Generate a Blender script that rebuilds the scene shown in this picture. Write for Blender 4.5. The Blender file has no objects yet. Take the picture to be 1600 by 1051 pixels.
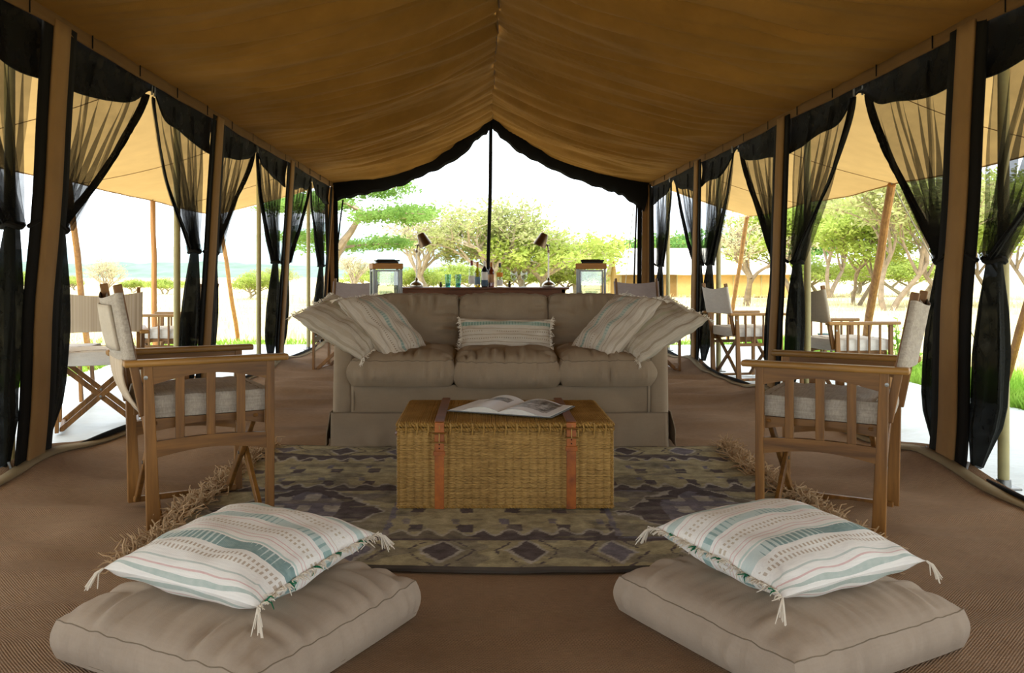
import bpy, bmesh, math, random
from mathutils import Vector, Matrix, noise

# ---------------------------------------------------------------- camera, world, sun, exposure
scene = bpy.context.scene
C = scene.collection
F = 1330.0                      # focal length in pixels of the 1600 wide frame
cam_data = bpy.data.cameras.new('camera')
cam_data.sensor_width = 36.0
cam_data.lens = F * 36.0 / 1600.0
cam_data.shift_x = 43.0 / 1600.0
cam_data.shift_y = -95.5 / 1600.0
cam_data.clip_end = 3000
cam = bpy.data.objects.new('camera', cam_data)
C.objects.link(cam)
cam.location = (0, 0, 1.0)
cam.rotation_euler = (math.radians(90), 0, 0)
scene.camera = cam

world = bpy.data.worlds.new('overcast_sky')
scene.world = world
world.use_nodes = True
wn = world.node_tree
wn.nodes.clear()
w_out = wn.nodes.new('ShaderNodeOutputWorld')
w_bg = wn.nodes.new('ShaderNodeBackground')
w_tc = wn.nodes.new('ShaderNodeTexCoord')
w_no = wn.nodes.new('ShaderNodeTexNoise')
w_no.inputs['Scale'].default_value = 3.0
w_no.inputs['Detail'].default_value = 5.0
w_rp = wn.nodes.new('ShaderNodeValToRGB')
w_rp.color_ramp.elements[0].position = 0.3
w_rp.color_ramp.elements[0].color = (0.78, 0.89, 1.0, 1)
w_rp.color_ramp.elements[1].position = 0.65
w_rp.color_ramp.elements[1].color = (0.88, 0.95, 1.0, 1)
wn.links.new(w_tc.outputs['Generated'], w_no.inputs['Vector'])
wn.links.new(w_no.outputs['Fac'], w_rp.inputs['Fac'])
wn.links.new(w_rp.outputs['Color'], w_bg.inputs['Color'])
w_bg.inputs['Strength'].default_value = 1.5
wn.links.new(w_bg.outputs['Background'], w_out.inputs['Surface'])

sun_data = bpy.data.lights.new('sun', 'SUN')
sun_data.energy = 2.6
sun_data.angle = math.radians(14)
sun_data.color = (1.0, 0.96, 0.88)
sun = bpy.data.objects.new('sun', sun_data)
C.objects.link(sun)
sun.rotation_euler = (math.radians(28), math.radians(-12), 0)

scene.view_settings.view_transform = 'Standard'
scene.view_settings.look = 'None'
scene.view_settings.gamma = 1.0
scene.view_settings.use_curve_mapping = False
scene.view_settings.exposure = 1.25
scene.cycles.transparent_max_bounces = 40
scene.cycles.max_bounces = 14
scene.cycles.diffuse_bounces = 6

R = math.radians
rnd = random.Random(7)

def P(px, py, Y):
    """point at distance Y seen at a pixel of the photograph"""
    return Vector(((px - 757.0) * Y / F, Y, 1.0 + (430.0 - py) * Y / F))

# ---------------------------------------------------------------- mesh helpers
class MB:
    def __init__(s):
        s.v, s.f, s.sm = [], [], []
    def add(s, verts, faces, smooth=False):
        o = len(s.v)
        s.v.extend([tuple(v) for v in verts])
        s.f.extend([tuple(i + o for i in f) for f in faces])
        s.sm.extend([smooth] * len(faces))
    def box(s, c, size, rot=None):
        c = Vector(c)
        hx, hy, hz = size[0] / 2, size[1] / 2, size[2] / 2
        vs = [Vector((x, y, z)) for x in (-hx, hx) for y in (-hy, hy) for z in (-hz, hz)]
        if rot is not None:
            vs = [rot @ v for v in vs]
        s.add([v + c for v in vs], [(0, 1, 3, 2), (4, 6, 7, 5), (0, 4, 5, 1), (2, 3, 7, 6), (0, 2, 6, 4), (1, 5, 7, 3)])
    def rbox(s, c, size, r=0.004, seg=1, rot=None):
        bm = bmesh.new()
        bmesh.ops.create_cube(bm, size=1.0)
        for v in bm.verts:
            v.co = Vector((v.co.x * size[0], v.co.y * size[1], v.co.z * size[2]))
        bmesh.ops.bevel(bm, geom=list(bm.edges) + list(bm.verts), offset=r, segments=seg, profile=0.5, affect='EDGES')
        bm.verts.index_update()
        c = Vector(c)
        vs = [(rot @ v.co if rot is not None else v.co) + c for v in bm.verts]
        s.add(vs, [[v.index for v in f.verts] for f in bm.faces], seg > 1)
        bm.free()
    def beam(s, a, b, w, h, up=(0, 0, 1), r=0.003, w2=None):
        """box of width w (sideways) and height h (towards up) from a to b"""
        a, b = Vector(a), Vector(b)
        d = (b - a)
        L = d.length
        z = d.normalized()
        u = Vector(up)
        x = u.cross(z)
        if x.length < 1e-4:
            x = Vector((0, 1, 0)).cross(z)
        x.normalize()
        y = z.cross(x).normalized()
        rot = Matrix((x, y, z)).transposed()
        s.rbox((a + b) / 2, (w, h, L), r, 1, rot)
    def tube(s, pts, rad, n=8, cap=True, closed=False):
        pts = [Vector(p) for p in pts]
        m = len(pts)
        rads = rad if hasattr(rad, '__len__') else [rad] * m
        rings = []
        prev = None
        for i, p in enumerate(pts):
            if closed:
                t = pts[(i + 1) % m] - pts[(i - 1) % m]
            else:
                t = pts[min(i + 1, m - 1)] - pts[max(i - 1, 0)]
            if t.length < 1e-9:
                t = Vector((0, 0, 1))
            t.normalize()
            if prev is None:
                x = t.orthogonal().normalized()
            else:
                x = (prev - t * prev.dot(t))
                x = x.normalized() if x.length > 1e-6 else t.orthogonal().normalized()
            prev = x
            y = t.cross(x)
            rings.append([p + (x * math.cos(k * 2 * math.pi / n) + y * math.sin(k * 2 * math.pi / n)) * rads[i] for k in range(n)])
        vs = [v for r in rings for v in r]
        fs = []
        for i in range(m if closed else m - 1):
            j = (i + 1) % m
            for k in range(n):
                fs.append((i * n + k, i * n + (k + 1) % n, j * n + (k + 1) % n, j * n + k))
        if cap and not closed:
            fs.append(tuple(range(n - 1, -1, -1)))
            fs.append(tuple((m - 1) * n + k for k in range(n)))
        s.add(vs, fs, True)
    def lathe(s, prof, n=20, c=(0, 0, 0), rot=None):
        c = Vector(c)
        vs = []
        for r, z in prof:
            for k in range(n):
                a = k * 2 * math.pi / n
                v = Vector((r * math.cos(a), r * math.sin(a), z))
                vs.append((rot @ v if rot is not None else v) + c)
        fs = []
        for i in range(len(prof) - 1):
            for k in range(n):
                fs.append((i * n + k, i * n + (k + 1) % n, (i + 1) * n + (k + 1) % n, (i + 1) * n + k))
        if prof[0][0] > 1e-6:
            fs.append(tuple(range(n - 1, -1, -1)))
        if prof[-1][0] > 1e-6:
            fs.append(tuple((len(prof) - 1) * n + k for k in range(n)))
        s.add(vs, fs, True)
    def grid(s, fn, nu, nv, flip=False, smooth=True):
        vs = [fn(i / nu, j / nv) for j in range(nv + 1) for i in range(nu + 1)]
        w = nu + 1
        fs = []
        for j in range(nv):
            for i in range(nu):
                q = (j * w + i, j * w + i + 1, (j + 1) * w + i + 1, (j + 1) * w + i)
                fs.append(q[::-1] if flip else q)
        s.add(vs, fs, smooth)
    def prism(s, outline, c, u, v, n, th):
        """flat outline (list of 2d) in axes u, v, thickness th along n, centred on c"""
        c, u, v, n = Vector(c), Vector(u), Vector(v), Vector(n)
        m = len(outline)
        a = [c + u * p[0] + v * p[1] - n * th / 2 for p in outline]
        b = [c + u * p[0] + v * p[1] + n * th / 2 for p in outline]
        fs = [tuple(range(m - 1, -1, -1)), tuple(range(m, 2 * m))]
        fs += [(i, (i + 1) % m, m + (i + 1) % m, m + i) for i in range(m)]
        s.add(a + b, fs, False)
    def build(s, name, mat, parent=None, sharp=35, solid=0.0):
        me = bpy.data.meshes.new(name)
        me.from_pydata(s.v, [], s.f)
        me.polygons.foreach_set('use_smooth', s.sm)
        me.materials.append(mat)
        me.update()
        try:
            if any(s.sm) and sharp:
                me.set_sharp_from_angle(angle=R(sharp))
        except Exception:
            pass
        o = bpy.data.objects.new(name, me)
        C.objects.link(o)
        if parent is not None:
            o.parent = parent
        if solid:
            md = o.modifiers.new('thickness', 'SOLIDIFY')
            md.thickness = solid
            md.offset = 0
        return o

def part(name, mat, parent, fn, **kw):
    mb = MB()
    fn(mb)
    return mb.build(name, mat, parent, **kw)

def tag(o, label=None, cat=None, group=None, kind=None):
    if label: o['label'] = label
    if cat: o['category'] = cat
    if group: o['group'] = group
    if kind: o['kind'] = kind
    return o

def thing(name, label=None, cat=None, loc=(0, 0, 0), rz=0.0, group=None, kind=None):
    o = bpy.data.objects.new(name, None)
    C.objects.link(o)
    o.empty_display_size = 0.1
    o.location = loc
    o.rotation_euler = (0, 0, rz)
    return tag(o, label, cat, group, kind)

def copy_tree(o, parent=None):
    c = o.copy()
    C.objects.link(c)
    c.parent = parent
    for ch in list(o.children):
        copy_tree(ch, c)
    return c

# ---------------------------------------------------------------- material helpers
def lin(h):
    h = h.lstrip('#')
    out = []
    for i in (0, 2, 4):
        x = int(h[i:i + 2], 16) / 255
        out.append(x / 12.92 if x <= 0.04045 else ((x + 0.055) / 1.055) ** 2.4)
    return (out[0], out[1], out[2], 1.0)

class NT:
    def __init__(s, name):
        s.m = bpy.data.materials.new(name)
        s.m.use_nodes = True
        s.t = s.m.node_tree
        s.t.nodes.clear()
        s.out = s.n('ShaderNodeOutputMaterial')
        s.tc = s.n('ShaderNodeTexCoord')
    def n(s, k):
        return s.t.nodes.new(k)
    def put(s, sock, v):
        if isinstance(v, bpy.types.NodeSocket):
            s.t.links.new(v, sock)
        elif hasattr(v, '__len__') and len(v) == 3 and sock.type == 'RGBA':
            sock.default_value = (*v, 1.0)
        else:
            sock.default_value = v
    def math(s, op, a, b=None, clamp=False):
        n = s.n('ShaderNodeMath')
        n.operation = op
        n.use_clamp = clamp
        s.put(n.inputs[0], a)
        if b is not None:
            s.put(n.inputs[1], b)
        return n.outputs[0]
    def mix(s, f, a, b):
        n = s.n('ShaderNodeMix')
        n.data_type = 'RGBA'
        s.put(n.inputs[0], f)
        s.put(n.inputs[6], a)
        s.put(n.inputs[7], b)
        return n.outputs[2]
    def mul(s, a, b):
        n = s.n('ShaderNodeMix')
        n.data_type = 'RGBA'
        n.blend_type = 'MULTIPLY'
        n.inputs[0].default_value = 1.0
        s.put(n.inputs[6], a)
        s.put(n.inputs[7], b)
        return n.outputs[2]
    def mapping(s, scale=(1, 1, 1), coord='Object', rot=(0, 0, 0)):
        n = s.n('ShaderNodeMapping')
        n.inputs['Scale'].default_value = scale
        n.inputs['Rotation'].default_value = rot
        s.t.links.new(s.tc.outputs[coord], n.inputs['Vector'])
        return n.outputs[0]
    def noise(s, scale, detail=3.0, rough=0.55, vec=None, out='Fac'):
        n = s.n('ShaderNodeTexNoise')
        n.inputs['Scale'].default_value = scale
        n.inputs['Detail'].default_value = detail
        n.inputs['Roughness'].default_value = rough
        s.t.links.new(vec if vec is not None else s.tc.outputs['Object'], n.inputs['Vector'])
        return n.outputs[out]
    def ramp(s, f, stops, interp='LINEAR'):
        n = s.n('ShaderNodeValToRGB')
        cr = n.color_ramp
        cr.interpolation = interp
        while len(cr.elements) < len(stops):
            cr.elements.new(0.5)
        for e, (p, c) in zip(cr.elements, stops):
            e.position = p
            e.color = c if len(c) == 4 else (*c, 1)
        s.put(n.inputs[0], f)
        return n.outputs[0]
    def bump(s, h, strength=0.3, dist=0.01):
        n = s.n('ShaderNodeBump')
        n.inputs['Strength'].default_value = strength
        n.inputs['Distance'].default_value = dist
        s.put(n.inputs['Height'], h)
        return n.outputs[0]
    def sep(s, coord='Object'):
        n = s.n('ShaderNodeSeparateXYZ')
        s.t.links.new(s.tc.outputs[coord], n.inputs[0])
        return n.outputs
    def bsdf(s, color, rough=0.7, metal=0.0, normal=None, spec=0.3, **kw):
        n = s.n('ShaderNodeBsdfPrincipled')
        s.put(n.inputs['Base Color'], color)
        s.put(n.inputs['Roughness'], rough)
        s.put(n.inputs['Metallic'], metal)
        n.inputs['Specular IOR Level'].default_value = spec
        if normal is not None:
            s.put(n.inputs['Normal'], normal)
        for k, v in kw.items():
            s.put(n.inputs[k], v)
        return n.outputs[0]
    def mixs(s, f, a, b):
        n = s.n('ShaderNodeMixShader')
        s.put(n.inputs[0], f)
        s.put(n.inputs[1], a)
        s.put(n.inputs[2], b)
        return n.outputs[0]
    def done(s, sh):
        s.t.links.new(sh, s.out.inputs[0])
        return s.m

def weave_height(t, k):
    """fine plain-weave relief, k threads per metre"""
    x, y, z = t.sep()
    xs = t.math('SINE', t.math('MULTIPLY', t.math('ADD', x, t.math('MULTIPLY', z, 0.31)), k * 6.2832))
    ys = t.math('SINE', t.math('MULTIPLY', t.math('ADD', y, z), k * 6.2832))
    return t.math('MULTIPLY', xs, ys)

def fabric(name, col, var=0.16, weave=260, rough=0.9, bump=0.25, slub=0.0, transl=0.0, sheen=0.0):
    t = NT(name)
    c = lin(col)
    dark = tuple(x * (1 - var) for x in c[:3]) + (1,)
    lite = tuple(min(1, x * (1 + var)) for x in c[:3]) + (1,)
    f = t.noise(5.0, 4.0)
    colr = t.ramp(f, [(0.3, dark), (0.7, lite)])
    if slub:
        a = t.noise(1.0, 3.0, 0.6, t.mapping((12, 160, 160)))
        b = t.noise(1.0, 3.0, 0.6, t.mapping((160, 12, 60)))
        sl = t.math('MULTIPLY', t.math('ADD', a, b), 0.5)
        colr = t.mul(colr, t.ramp(sl, [(0.35, (1 - slub,) * 3), (0.62, (1 + slub * 0.2,) * 3)]))
    h = t.math('ADD', t.math('MULTIPLY', weave_height(t, weave), 0.5), t.noise(240.0, 2.0))
    nm = t.bump(h, bump, 0.002)
    sh = t.bsdf(colr, rough, 0, nm, 0.15)
    if transl:
        tr = t.n('ShaderNodeBsdfTranslucent')
        t.put(tr.inputs[0], colr)
        sh = t.mixs(transl, sh, tr.outputs[0])
    return t.done(sh)

def wood(name, c_dark, c_lite, axis='x', rough=0.45, scale=1.0):
    t = NT(name)
    sc = {'x': (2, 26, 26), 'y': (26, 2, 26), 'z': (26, 26, 2)}[axis]
    v = t.mapping(tuple(a * scale for a in sc))
    g = t.noise(1.0, 5.0, 0.65, v)
    g2 = t.noise(3.0, 2.0)
    f = t.math('ADD', t.math('MULTIPLY', g, 0.75), t.math('MULTIPLY', g2, 0.25))
    col = t.ramp(f, [(0.32, lin(c_dark)), (0.66, lin(c_lite))])
    return t.done(t.bsdf(col, rough, 0, t.bump(g, 0.12, 0.003), 0.35))

def metal(name, col, rough=0.35, m=1.0):
    t = NT(name)
    r = t.math('ADD', t.math('MULTIPLY', t.noise(18.0, 3.0), 0.2), rough - 0.1)
    return t.done(t.bsdf(t.mix(t.noise(9.0), lin(col), tuple(x * 0.8 for x in lin(col)[:3])), r, m))

def glass(name, col=(1, 1, 1), rough=0.02):
    t = NT(name)
    g = t.n('ShaderNodeBsdfGlossy')
    g.inputs['Roughness'].default_value = rough
    tr = t.n('ShaderNodeBsdfTransparent')
    cl = t.mix(t.noise(4.0), (*col, 1), tuple(x * 0.93 for x in col) + (1,))
    t.put(tr.inputs[0], cl)
    return t.done(t.mixs(0.1, tr.outputs[0], g.outputs[0]))

def plain(name, col, rough=0.6, var=0.12, bump=0.1, scale=40.0, spec=0.3):
    t = NT(name)
    c = lin(col)
    cl = t.ramp(t.noise(scale * 0.3, 4.0), [(0.3, tuple(x * (1 - var) for x in c[:3])), (0.7, tuple(min(1, x * (1 + var)) for x in c[:3]))])
    return t.done(t.bsdf(cl, rough, 0, t.bump(t.noise(scale, 4.0), bump, 0.004), spec))

def netting(name, alpha, col='#17150f'):
    t = NT(name)
    tr = t.n('ShaderNodeBsdfTransparent')
    a = t.math('ADD', t.math('MULTIPLY', t.math('SUBTRACT', t.noise(9.0, 5.0, 0.7), 0.5), 0.3), alpha, True)
    return t.done(t.mixs(a, tr.outputs[0], t.bsdf(lin(col), 0.85, 0, None, 0.1)))

M = {}
# canvas of the tent
def roof_canvas():
    t = NT('roof_canvas')
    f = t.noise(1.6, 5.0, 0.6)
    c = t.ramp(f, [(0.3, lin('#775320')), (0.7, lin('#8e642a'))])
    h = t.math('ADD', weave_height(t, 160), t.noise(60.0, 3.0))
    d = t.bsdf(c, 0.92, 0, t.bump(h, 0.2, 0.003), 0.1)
    tr = t.n('ShaderNodeBsdfTranslucent')
    t.put(tr.inputs[0], c)
    return t.done(t.mixs(0.012, d, tr.outputs[0]))
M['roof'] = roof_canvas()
M['awning'] = fabric('awning_canvas', '#b39058', 0.06, 160, 0.92, 0.15, 0, 0.32)
M['strip'] = fabric('post_canvas', '#8f6e45', 0.08, 220, 0.9, 0.2)
M['band'] = fabric('eave_canvas', '#6b4f2e', 0.1, 220, 0.9, 0.2)
M['black'] = fabric('black_canvas', '#15130f', 0.1, 220, 0.9, 0.2)
M['net'] = netting('mosquito_net', 0.50)
M['net_dense'] = netting('gathered_mosquito_net', 0.94, '#12130f')
M['net_hem'] = netting('net_hem', 0.95, '#100f0c')
M['olive'] = plain('olive_painted_pole', '#a39a6c', 0.45, 0.08, 0.03)
M['pole_wood'] = wood('pole_wood', '#80552c', '#b98549', 'z', 0.6)
M['rope'] = plain('rope', '#8d8676', 0.9)

def jute():
    t = NT('jute_matting')
    x, y, z = t.sep()
    xs = t.math('SINE', t.math('MULTIPLY', x, 6.2832 * 105))
    ys = t.math('SINE', t.math('MULTIPLY', y, 6.2832 * 105))
    wv = t.math('MULTIPLY', xs, ys)
    n1 = t.noise(1.3, 5.0, 0.6)
    n2 = t.noise(1.0, 3.0, 0.7, t.mapping((30, 240, 1)))
    c = t.ramp(n1, [(0.3, lin('#8c7157')), (0.7, lin('#ab8e72'))])
    c = t.mul(c, t.ramp(n2, [(0.3, (0.72, 0.72, 0.72)), (0.7, (1.05, 1.05, 1.05))]))
    c = t.mul(c, t.ramp(t.math('ADD', t.math('MULTIPLY', wv, 0.5), 0.5), [(0.1, (0.66, 0.64, 0.62)), (0.6, (1.0, 1.0, 1.0))]))
    h = t.math('ADD', wv, t.math('MULTIPLY', t.noise(150.0, 3.0), 0.8))
    return t.done(t.bsdf(c, 0.95, 0, t.bump(h, 0.5, 0.004), 0.1))
M['jute'] = jute()

def tarp():
    t = NT('white_groundsheet')
    c = t.ramp(t.noise(0.8, 5.0, 0.6), [(0.3, lin('#b9c2c2')), (0.7, lin('#dbe2e2'))])
    return t.done(t.bsdf(c, 0.42, 0, t.bump(t.noise(5.0, 5.0, 0.6, t.mapping((1, 2.4, 1))), 0.35, 0.05), 0.5))
M['tarp'] = tarp()

def savanna():
    t = NT('dry_savanna_ground')
    v = t.mapping((0.35, 1.2, 1))
    f = t.noise(0.35, 6.0, 0.65, v)
    c = t.ramp(f, [(0.28, lin('#a8ab6c')), (0.40, lin('#cdbb88')), (0.6, lin('#dccda6')), (0.78, lin('#cdb88c'))])
    c = t.mul(c, t.ramp(t.noise(18.0, 4.0, 0.7, v), [(0.3, (0.72, 0.72, 0.7)), (0.65, (1.05, 1.05, 1.05))]))
    return t.done(t.bsdf(c, 0.95, 0, t.bump(t.noise(9.0, 5.0), 0.6, 0.1), 0.1))
M['ground'] = savanna()
M['hill'] = plain('haze_tinted_hill_scrub', '#8b9a9c', 0.95, 0.1, 0.2, 0.05, 0.05)  # pale blue-grey air haze is mixed into the hills' scrub colour
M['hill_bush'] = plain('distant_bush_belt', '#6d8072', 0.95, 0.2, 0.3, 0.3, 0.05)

def leaf(name, a, b, tr=0.5):
    t = NT(name)
    c = t.ramp(t.noise(0.9, 3.0), [(0.3, lin(a)), (0.7, lin(b))])
    tl = t.n('ShaderNodeBsdfTranslucent')
    t.put(tl.inputs[0], c)
    return t.done(t.mixs(tr, t.bsdf(c, 0.7, 0, None, 0.2), tl.outputs[0]))
M['leaf_acacia'] = leaf('acacia_leaf', '#5d8238', '#8bab58')
M['leaf_lime'] = leaf('lime_leaf', '#8fa546', '#bcc66a')
M['leaf_olive'] = leaf('olive_leaf', '#949c5c', '#b9bc82')
M['leaf_pale'] = leaf('sparse_pale_leaf', '#b4b184', '#d0cba4')
M['leaf_dark'] = leaf('deep_green_leaf', '#5c8a44', '#83ab5c')
M['grass_green'] = leaf('green_grass_blade', '#6c9a2c', '#a3c455')
M['grass_dry'] = leaf('dry_grass_blade', '#dccb96', '#efe4bd')
M['bark'] = plain('bark', '#8d7c66', 0.9, 0.25, 0.6, 20.0)
M['bark_pale'] = plain('pale_bark', '#a99a86', 0.9, 0.25, 0.6, 20.0)

# ---------------------------------------------------------------- the setting
FAR = 11.65
NEAR = -1.3
POSTS = [-0.83, 1.67, 4.16, 6.65, 9.15, FAR]
XL_TOP, XR_TOP, XL_BOT, XR_BOT = -2.08, 2.38, -2.22, 2.26
EAVE = 2.26

def wall_x(side, z):
    t = max(0.0, min(1.05, z / 2.26))
    return XL_BOT + (XL_TOP - XL_BOT) * t if side < 0 else XR_BOT + (XR_TOP - XR_BOT) * t

# savanna ground
def _ground(u, v):
    x = (u - 0.5) * 2
    y = v
    X = math.copysign(abs(x) ** 2.2, x) * 420
    Y = -25 + 800 * y ** 2.2
    d = max(0, math.hypot(X, Y - 5) - 12)
    return (X, Y, -0.07 + min(1, d / 30) * 0.12 * noise.noise((X * 0.11, Y * 0.11, 3)))
ground = part('ground', M['ground'], None, lambda m: m.grid(_ground, 120, 120))
tag(ground, 'dry straw-coloured savanna ground around the tent', None, None, 'structure')

# distant hills
def _hill(x0, x1, y, prof, seed):
    def fn(u, v):
        X = x0 + (x1 - x0) * u
        h = prof(u) * (1 + 0.25 * noise.noise((X * 0.012, seed, 0)))
        k = math.sin(math.pi * min(1, v * 1.0))
        return (X, y + (v - 0.5) * y * 0.4, -1 + h * k + 0.03 * h * noise.noise((X * 0.05, v * 9, seed)))
    return fn
hills = thing('hills', 'pale distant hills on the horizon', None, (0, 0, 0), 0, None, 'structure')
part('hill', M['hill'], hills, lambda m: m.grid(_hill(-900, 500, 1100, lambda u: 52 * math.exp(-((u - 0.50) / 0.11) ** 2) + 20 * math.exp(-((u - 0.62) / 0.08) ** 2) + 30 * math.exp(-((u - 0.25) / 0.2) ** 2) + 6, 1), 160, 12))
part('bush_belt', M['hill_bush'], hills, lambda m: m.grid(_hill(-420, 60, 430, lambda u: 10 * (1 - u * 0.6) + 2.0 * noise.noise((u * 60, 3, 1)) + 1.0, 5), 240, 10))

# white groundsheet
def _tarp(u, v):
    X = -4.3 + 8.45 * u
    Y = -2.2 + 15.0 * v
    e = 0.05 * noise.noise((Y * 0.8, 1.0, X * 0.1))
    z = -0.045 + 0.018 * noise.noise((X * 1.6, Y * 2.6, 0)) + 0.012 * abs(noise.noise((X * 4, Y * 7, 2)))
    if XL_BOT + 0.15 < X < XR_BOT - 0.15 and Y < FAR:
        z = -0.06
    return (X + e, Y + 0.1 * noise.noise((X, 4, 0)), z)
groundsheet = part('groundsheet', M['tarp'], None, lambda m: m.grid(_tarp, 110, 190))
tag(groundsheet, 'white wrinkled groundsheet spread under the tent and awnings', None, None, 'structure')

# jute floor
def floor_z(X, Y):
    xl, xr = XL_BOT, XR_BOT
    d = min(X - xl, xr - X)
    e = max(0.0, 1 - d / 0.42)
    lip = 0.05 * e * e
    hump = 0
    for p in POSTS:
        s = -1 if X < 0 else 1
        hump += 0.075 * math.exp(-((Y - p - 0.10) / 0.42) ** 2) * max(0, 1 - d / 0.5) ** 1.3
    out = max(0.0, min(1.0, (abs(X - 0.05) - 0.95) / 0.5))
    wr = 0.040 * noise.noise((X * 0.8, Y * 3.0 + 0.5 * X, 1.0)) - 0.07 * abs(noise.noise((X * 0.6, Y * 2.6 - 0.4 * X, 7.0))) + 0.018 * noise.noise((X * 1.5, Y * 8.5, 5.0))
    k = 0.12 + 0.88 * out
    if Y > 4.9:
        k = max(k, 0.8)
    if Y < 3.0:
        k *= 0.5
    k *= max(0.0, min(1.0, d / 0.35))
    return lip + hump + max(-0.012, (wr + 0.016) * k)
def _floor(u, v):
    X = XL_BOT - 0.03 + (XR_BOT - XL_BOT + 0.06) * u
    Y = NEAR + (FAR + 0.1 - NEAR) * v
    return (X, Y, floor_z(X, Y))
floor = part('floor', M['jute'], None, lambda m: m.grid(_floor, 130, 330))
tag(floor, 'brown woven jute matting covering the tent floor', None, None, 'structure')

# roof: two canvas slopes
RIDGE_X, RIDGE_Z = 0.10, 3.145
def roof_pt(side, u, Y):
    """u = 0 at the eave, 1 at the ridge"""
    ex = XL_TOP if side < 0 else XR_TOP
    if side > 0:
        ex += -0.12 * max(0, (Y - 4.16) / 7.5)
    X = ex + (RIDGE_X - ex) * u
    z = EAVE + (RIDGE_Z - EAVE) * u
    z -= 0.50 * u * (1 - u) * (1.0 + 0.25 * u)
    # folds run from the ridge down towards the camera at the eave
    q = Y + 1.0 * (1 - u) + 0.25 * math.sin(u * 3.0)
    w = 0.08 + 0.92 * min(1, u / 0.25) * (1 - 0.6 * max(0, (u - 0.75) / 0.25))
    n1 = noise.noise((q * 1.3, u * 0.5, 11 + side))
    n2 = noise.noise((q * 2.9, u * 0.8, 3 + side))
    n3 = noise.noise((q * 7.5, u * 1.3, 7 + side))
    f = 0.07 * n1 - 0.16 * abs(n2) - 0.055 * abs(n3) + 0.010 * noise.noise((q * 22.0, u * 2.0, 5 + side))
    r = abs((q / 1.25) % 1.0 - 0.5)
    f += 0.035 * math.exp(-(r / 0.04) ** 2)
    return Vector((X + side * f * 0.3 * w, Y, z + f * w))
ceiling = thing('ceiling', 'sloping tan canvas roof of the tent gathered at the ridge', None, (0, 0, 0), 0, None, 'structure')
for side, nm in ((-1, 'left'), (1, 'right')):
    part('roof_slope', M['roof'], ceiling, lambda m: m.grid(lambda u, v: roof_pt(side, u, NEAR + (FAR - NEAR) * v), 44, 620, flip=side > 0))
part('ridge_seam', M['band'], ceiling, lambda m: m.tube([roof_pt(-1, 1.0, NEAR + (FAR - NEAR) * i / 60) + Vector((0, 0, 0.003)) for i in range(61)], 0.008, 6))

# side walls: canvas posts with black borders, eave strip, black top valance, sill
def wall(side, name, label):
    w = thing(name, label, None, (0, 0, 0), 0, None, 'structure')
    ex = XL_TOP if side < 0 else XR_TOP
    def eave_x(Y):
        return ex + (-0.12 * max(0, (Y - 4.16) / 7.5) if side > 0 else 0)
    def band(u, v):
        Y = NEAR + (FAR - NEAR) * v
        ph = 0
        for p in POSTS:
            ph = max(ph, math.exp(-((Y - p) / 0.35) ** 2))
        sag = -0.012 + 0.012 * ph
        return (eave_x(Y) - side * 0.012 + side * 0.004 * math.sin(Y * 9), Y, EAVE + 0.012 + sag - 0.075 * u)
    part('eave_strip', M['band'], w, lambda m: m.grid(band, 3, 200), solid=0.006)
    yj = NEAR + 0.2
    while yj < FAR:
        part('eave_seam', M['black'], w, lambda m: m.beam((eave_x(yj) - side * 0.018, yj, EAVE + 0.005), (eave_x(yj) - side * 0.018, yj, EAVE - 0.068), 0.006, 0.006, (1, 0, 0), 0.001))
        yj += 0.62
    for i in range(len(POSTS) - 1):
        a, b = POSTS[i], POSTS[i + 1]
        def val(u, v):
            Y = a + 0.05 + (b - a - 0.1) * v
            mid = math.exp(-((v - 0.5) / 0.07) ** 2)
            drop = 0.26 + 0.05 * noise.noise((Y * 2.2, side, 0)) - 0.12 * mid - 0.10 * math.sin(v * math.pi) ** 2
            z = EAVE - 0.015 - (drop + 0.045) * u
            return (wall_x(side, z) + (eave_x(Y) - ex) * 1.0 + side * (0.02 + 0.02 * math.sin(u * 3) + 0.012 * noise.noise((Y * 3, u * 2, side))), Y, z)
        part('top_valance', M['net_hem'], w, lambda m: m.grid(val, 6, 48), solid=0.01)
        def sill(u, v):
            Y = a + (b - a) * v
            bow = 0.10 * math.sin(math.pi * v)
            hh = 0.11 + 0.02 * noise.noise((Y * 1.3, 2, side))
            X = (XL_BOT if side < 0 else XR_BOT) + side * (0.03 + 0.05 * (1 - u)) - side * bow * 0.6
            return (X, Y, -0.03 + hh * u)
        part('sill', M['black'], w, lambda m: m.grid(sill, 3, 30), solid=0.012)
    for p in POSTS:
        zt = EAVE - 0.03
        def strip(off0, off1, th, u, v):
            z = zt * v + 0.03 * (1 - v)
            wob = 0.018 * noise.noise((z * 1.7, p, side)) * (1 - v) * 2
            X = wall_x(side, z) + (eave_x(p) - ex) * v - side * th
            # posts bulge a little inwards near the tie height
            return (X, p + off0 + (off1 - off0) * u + wob, z)
        part('canvas_post', M['strip'], w, lambda m: m.grid(lambda u, v: strip(-0.075, 0.075, 0.022, u, v), 3, 30), solid=0.012)
        for s in (-1, 1):
            a0, a1 = (0.07, 0.16) if s > 0 else (-0.16, -0.07)
            part('black_border', M['black'], w, lambda m: m.grid(lambda u, v: strip(a0, a1, 0.010, u, v), 3, 30), solid=0.012)
    def kerb(u, v):
        Y = NEAR + (FAR - NEAR) * v
        X = (XL_BOT if side < 0 else XR_BOT) - side * (0.015 + 0.05 * u)
        return (X, Y, floor_z(X, Y) + 0.008)
    part('floor_hem', M['hem'], w, lambda m: m.grid(kerb, 2, 200), solid=0.006)
    return w
M['hem'] = fabric('floor_hem_tape', '#85765a', 0.12, 220, 0.85, 0.2)
wall(-1, 'wall_left', 'left tent side wall of canvas posts and black netting valance')
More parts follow.
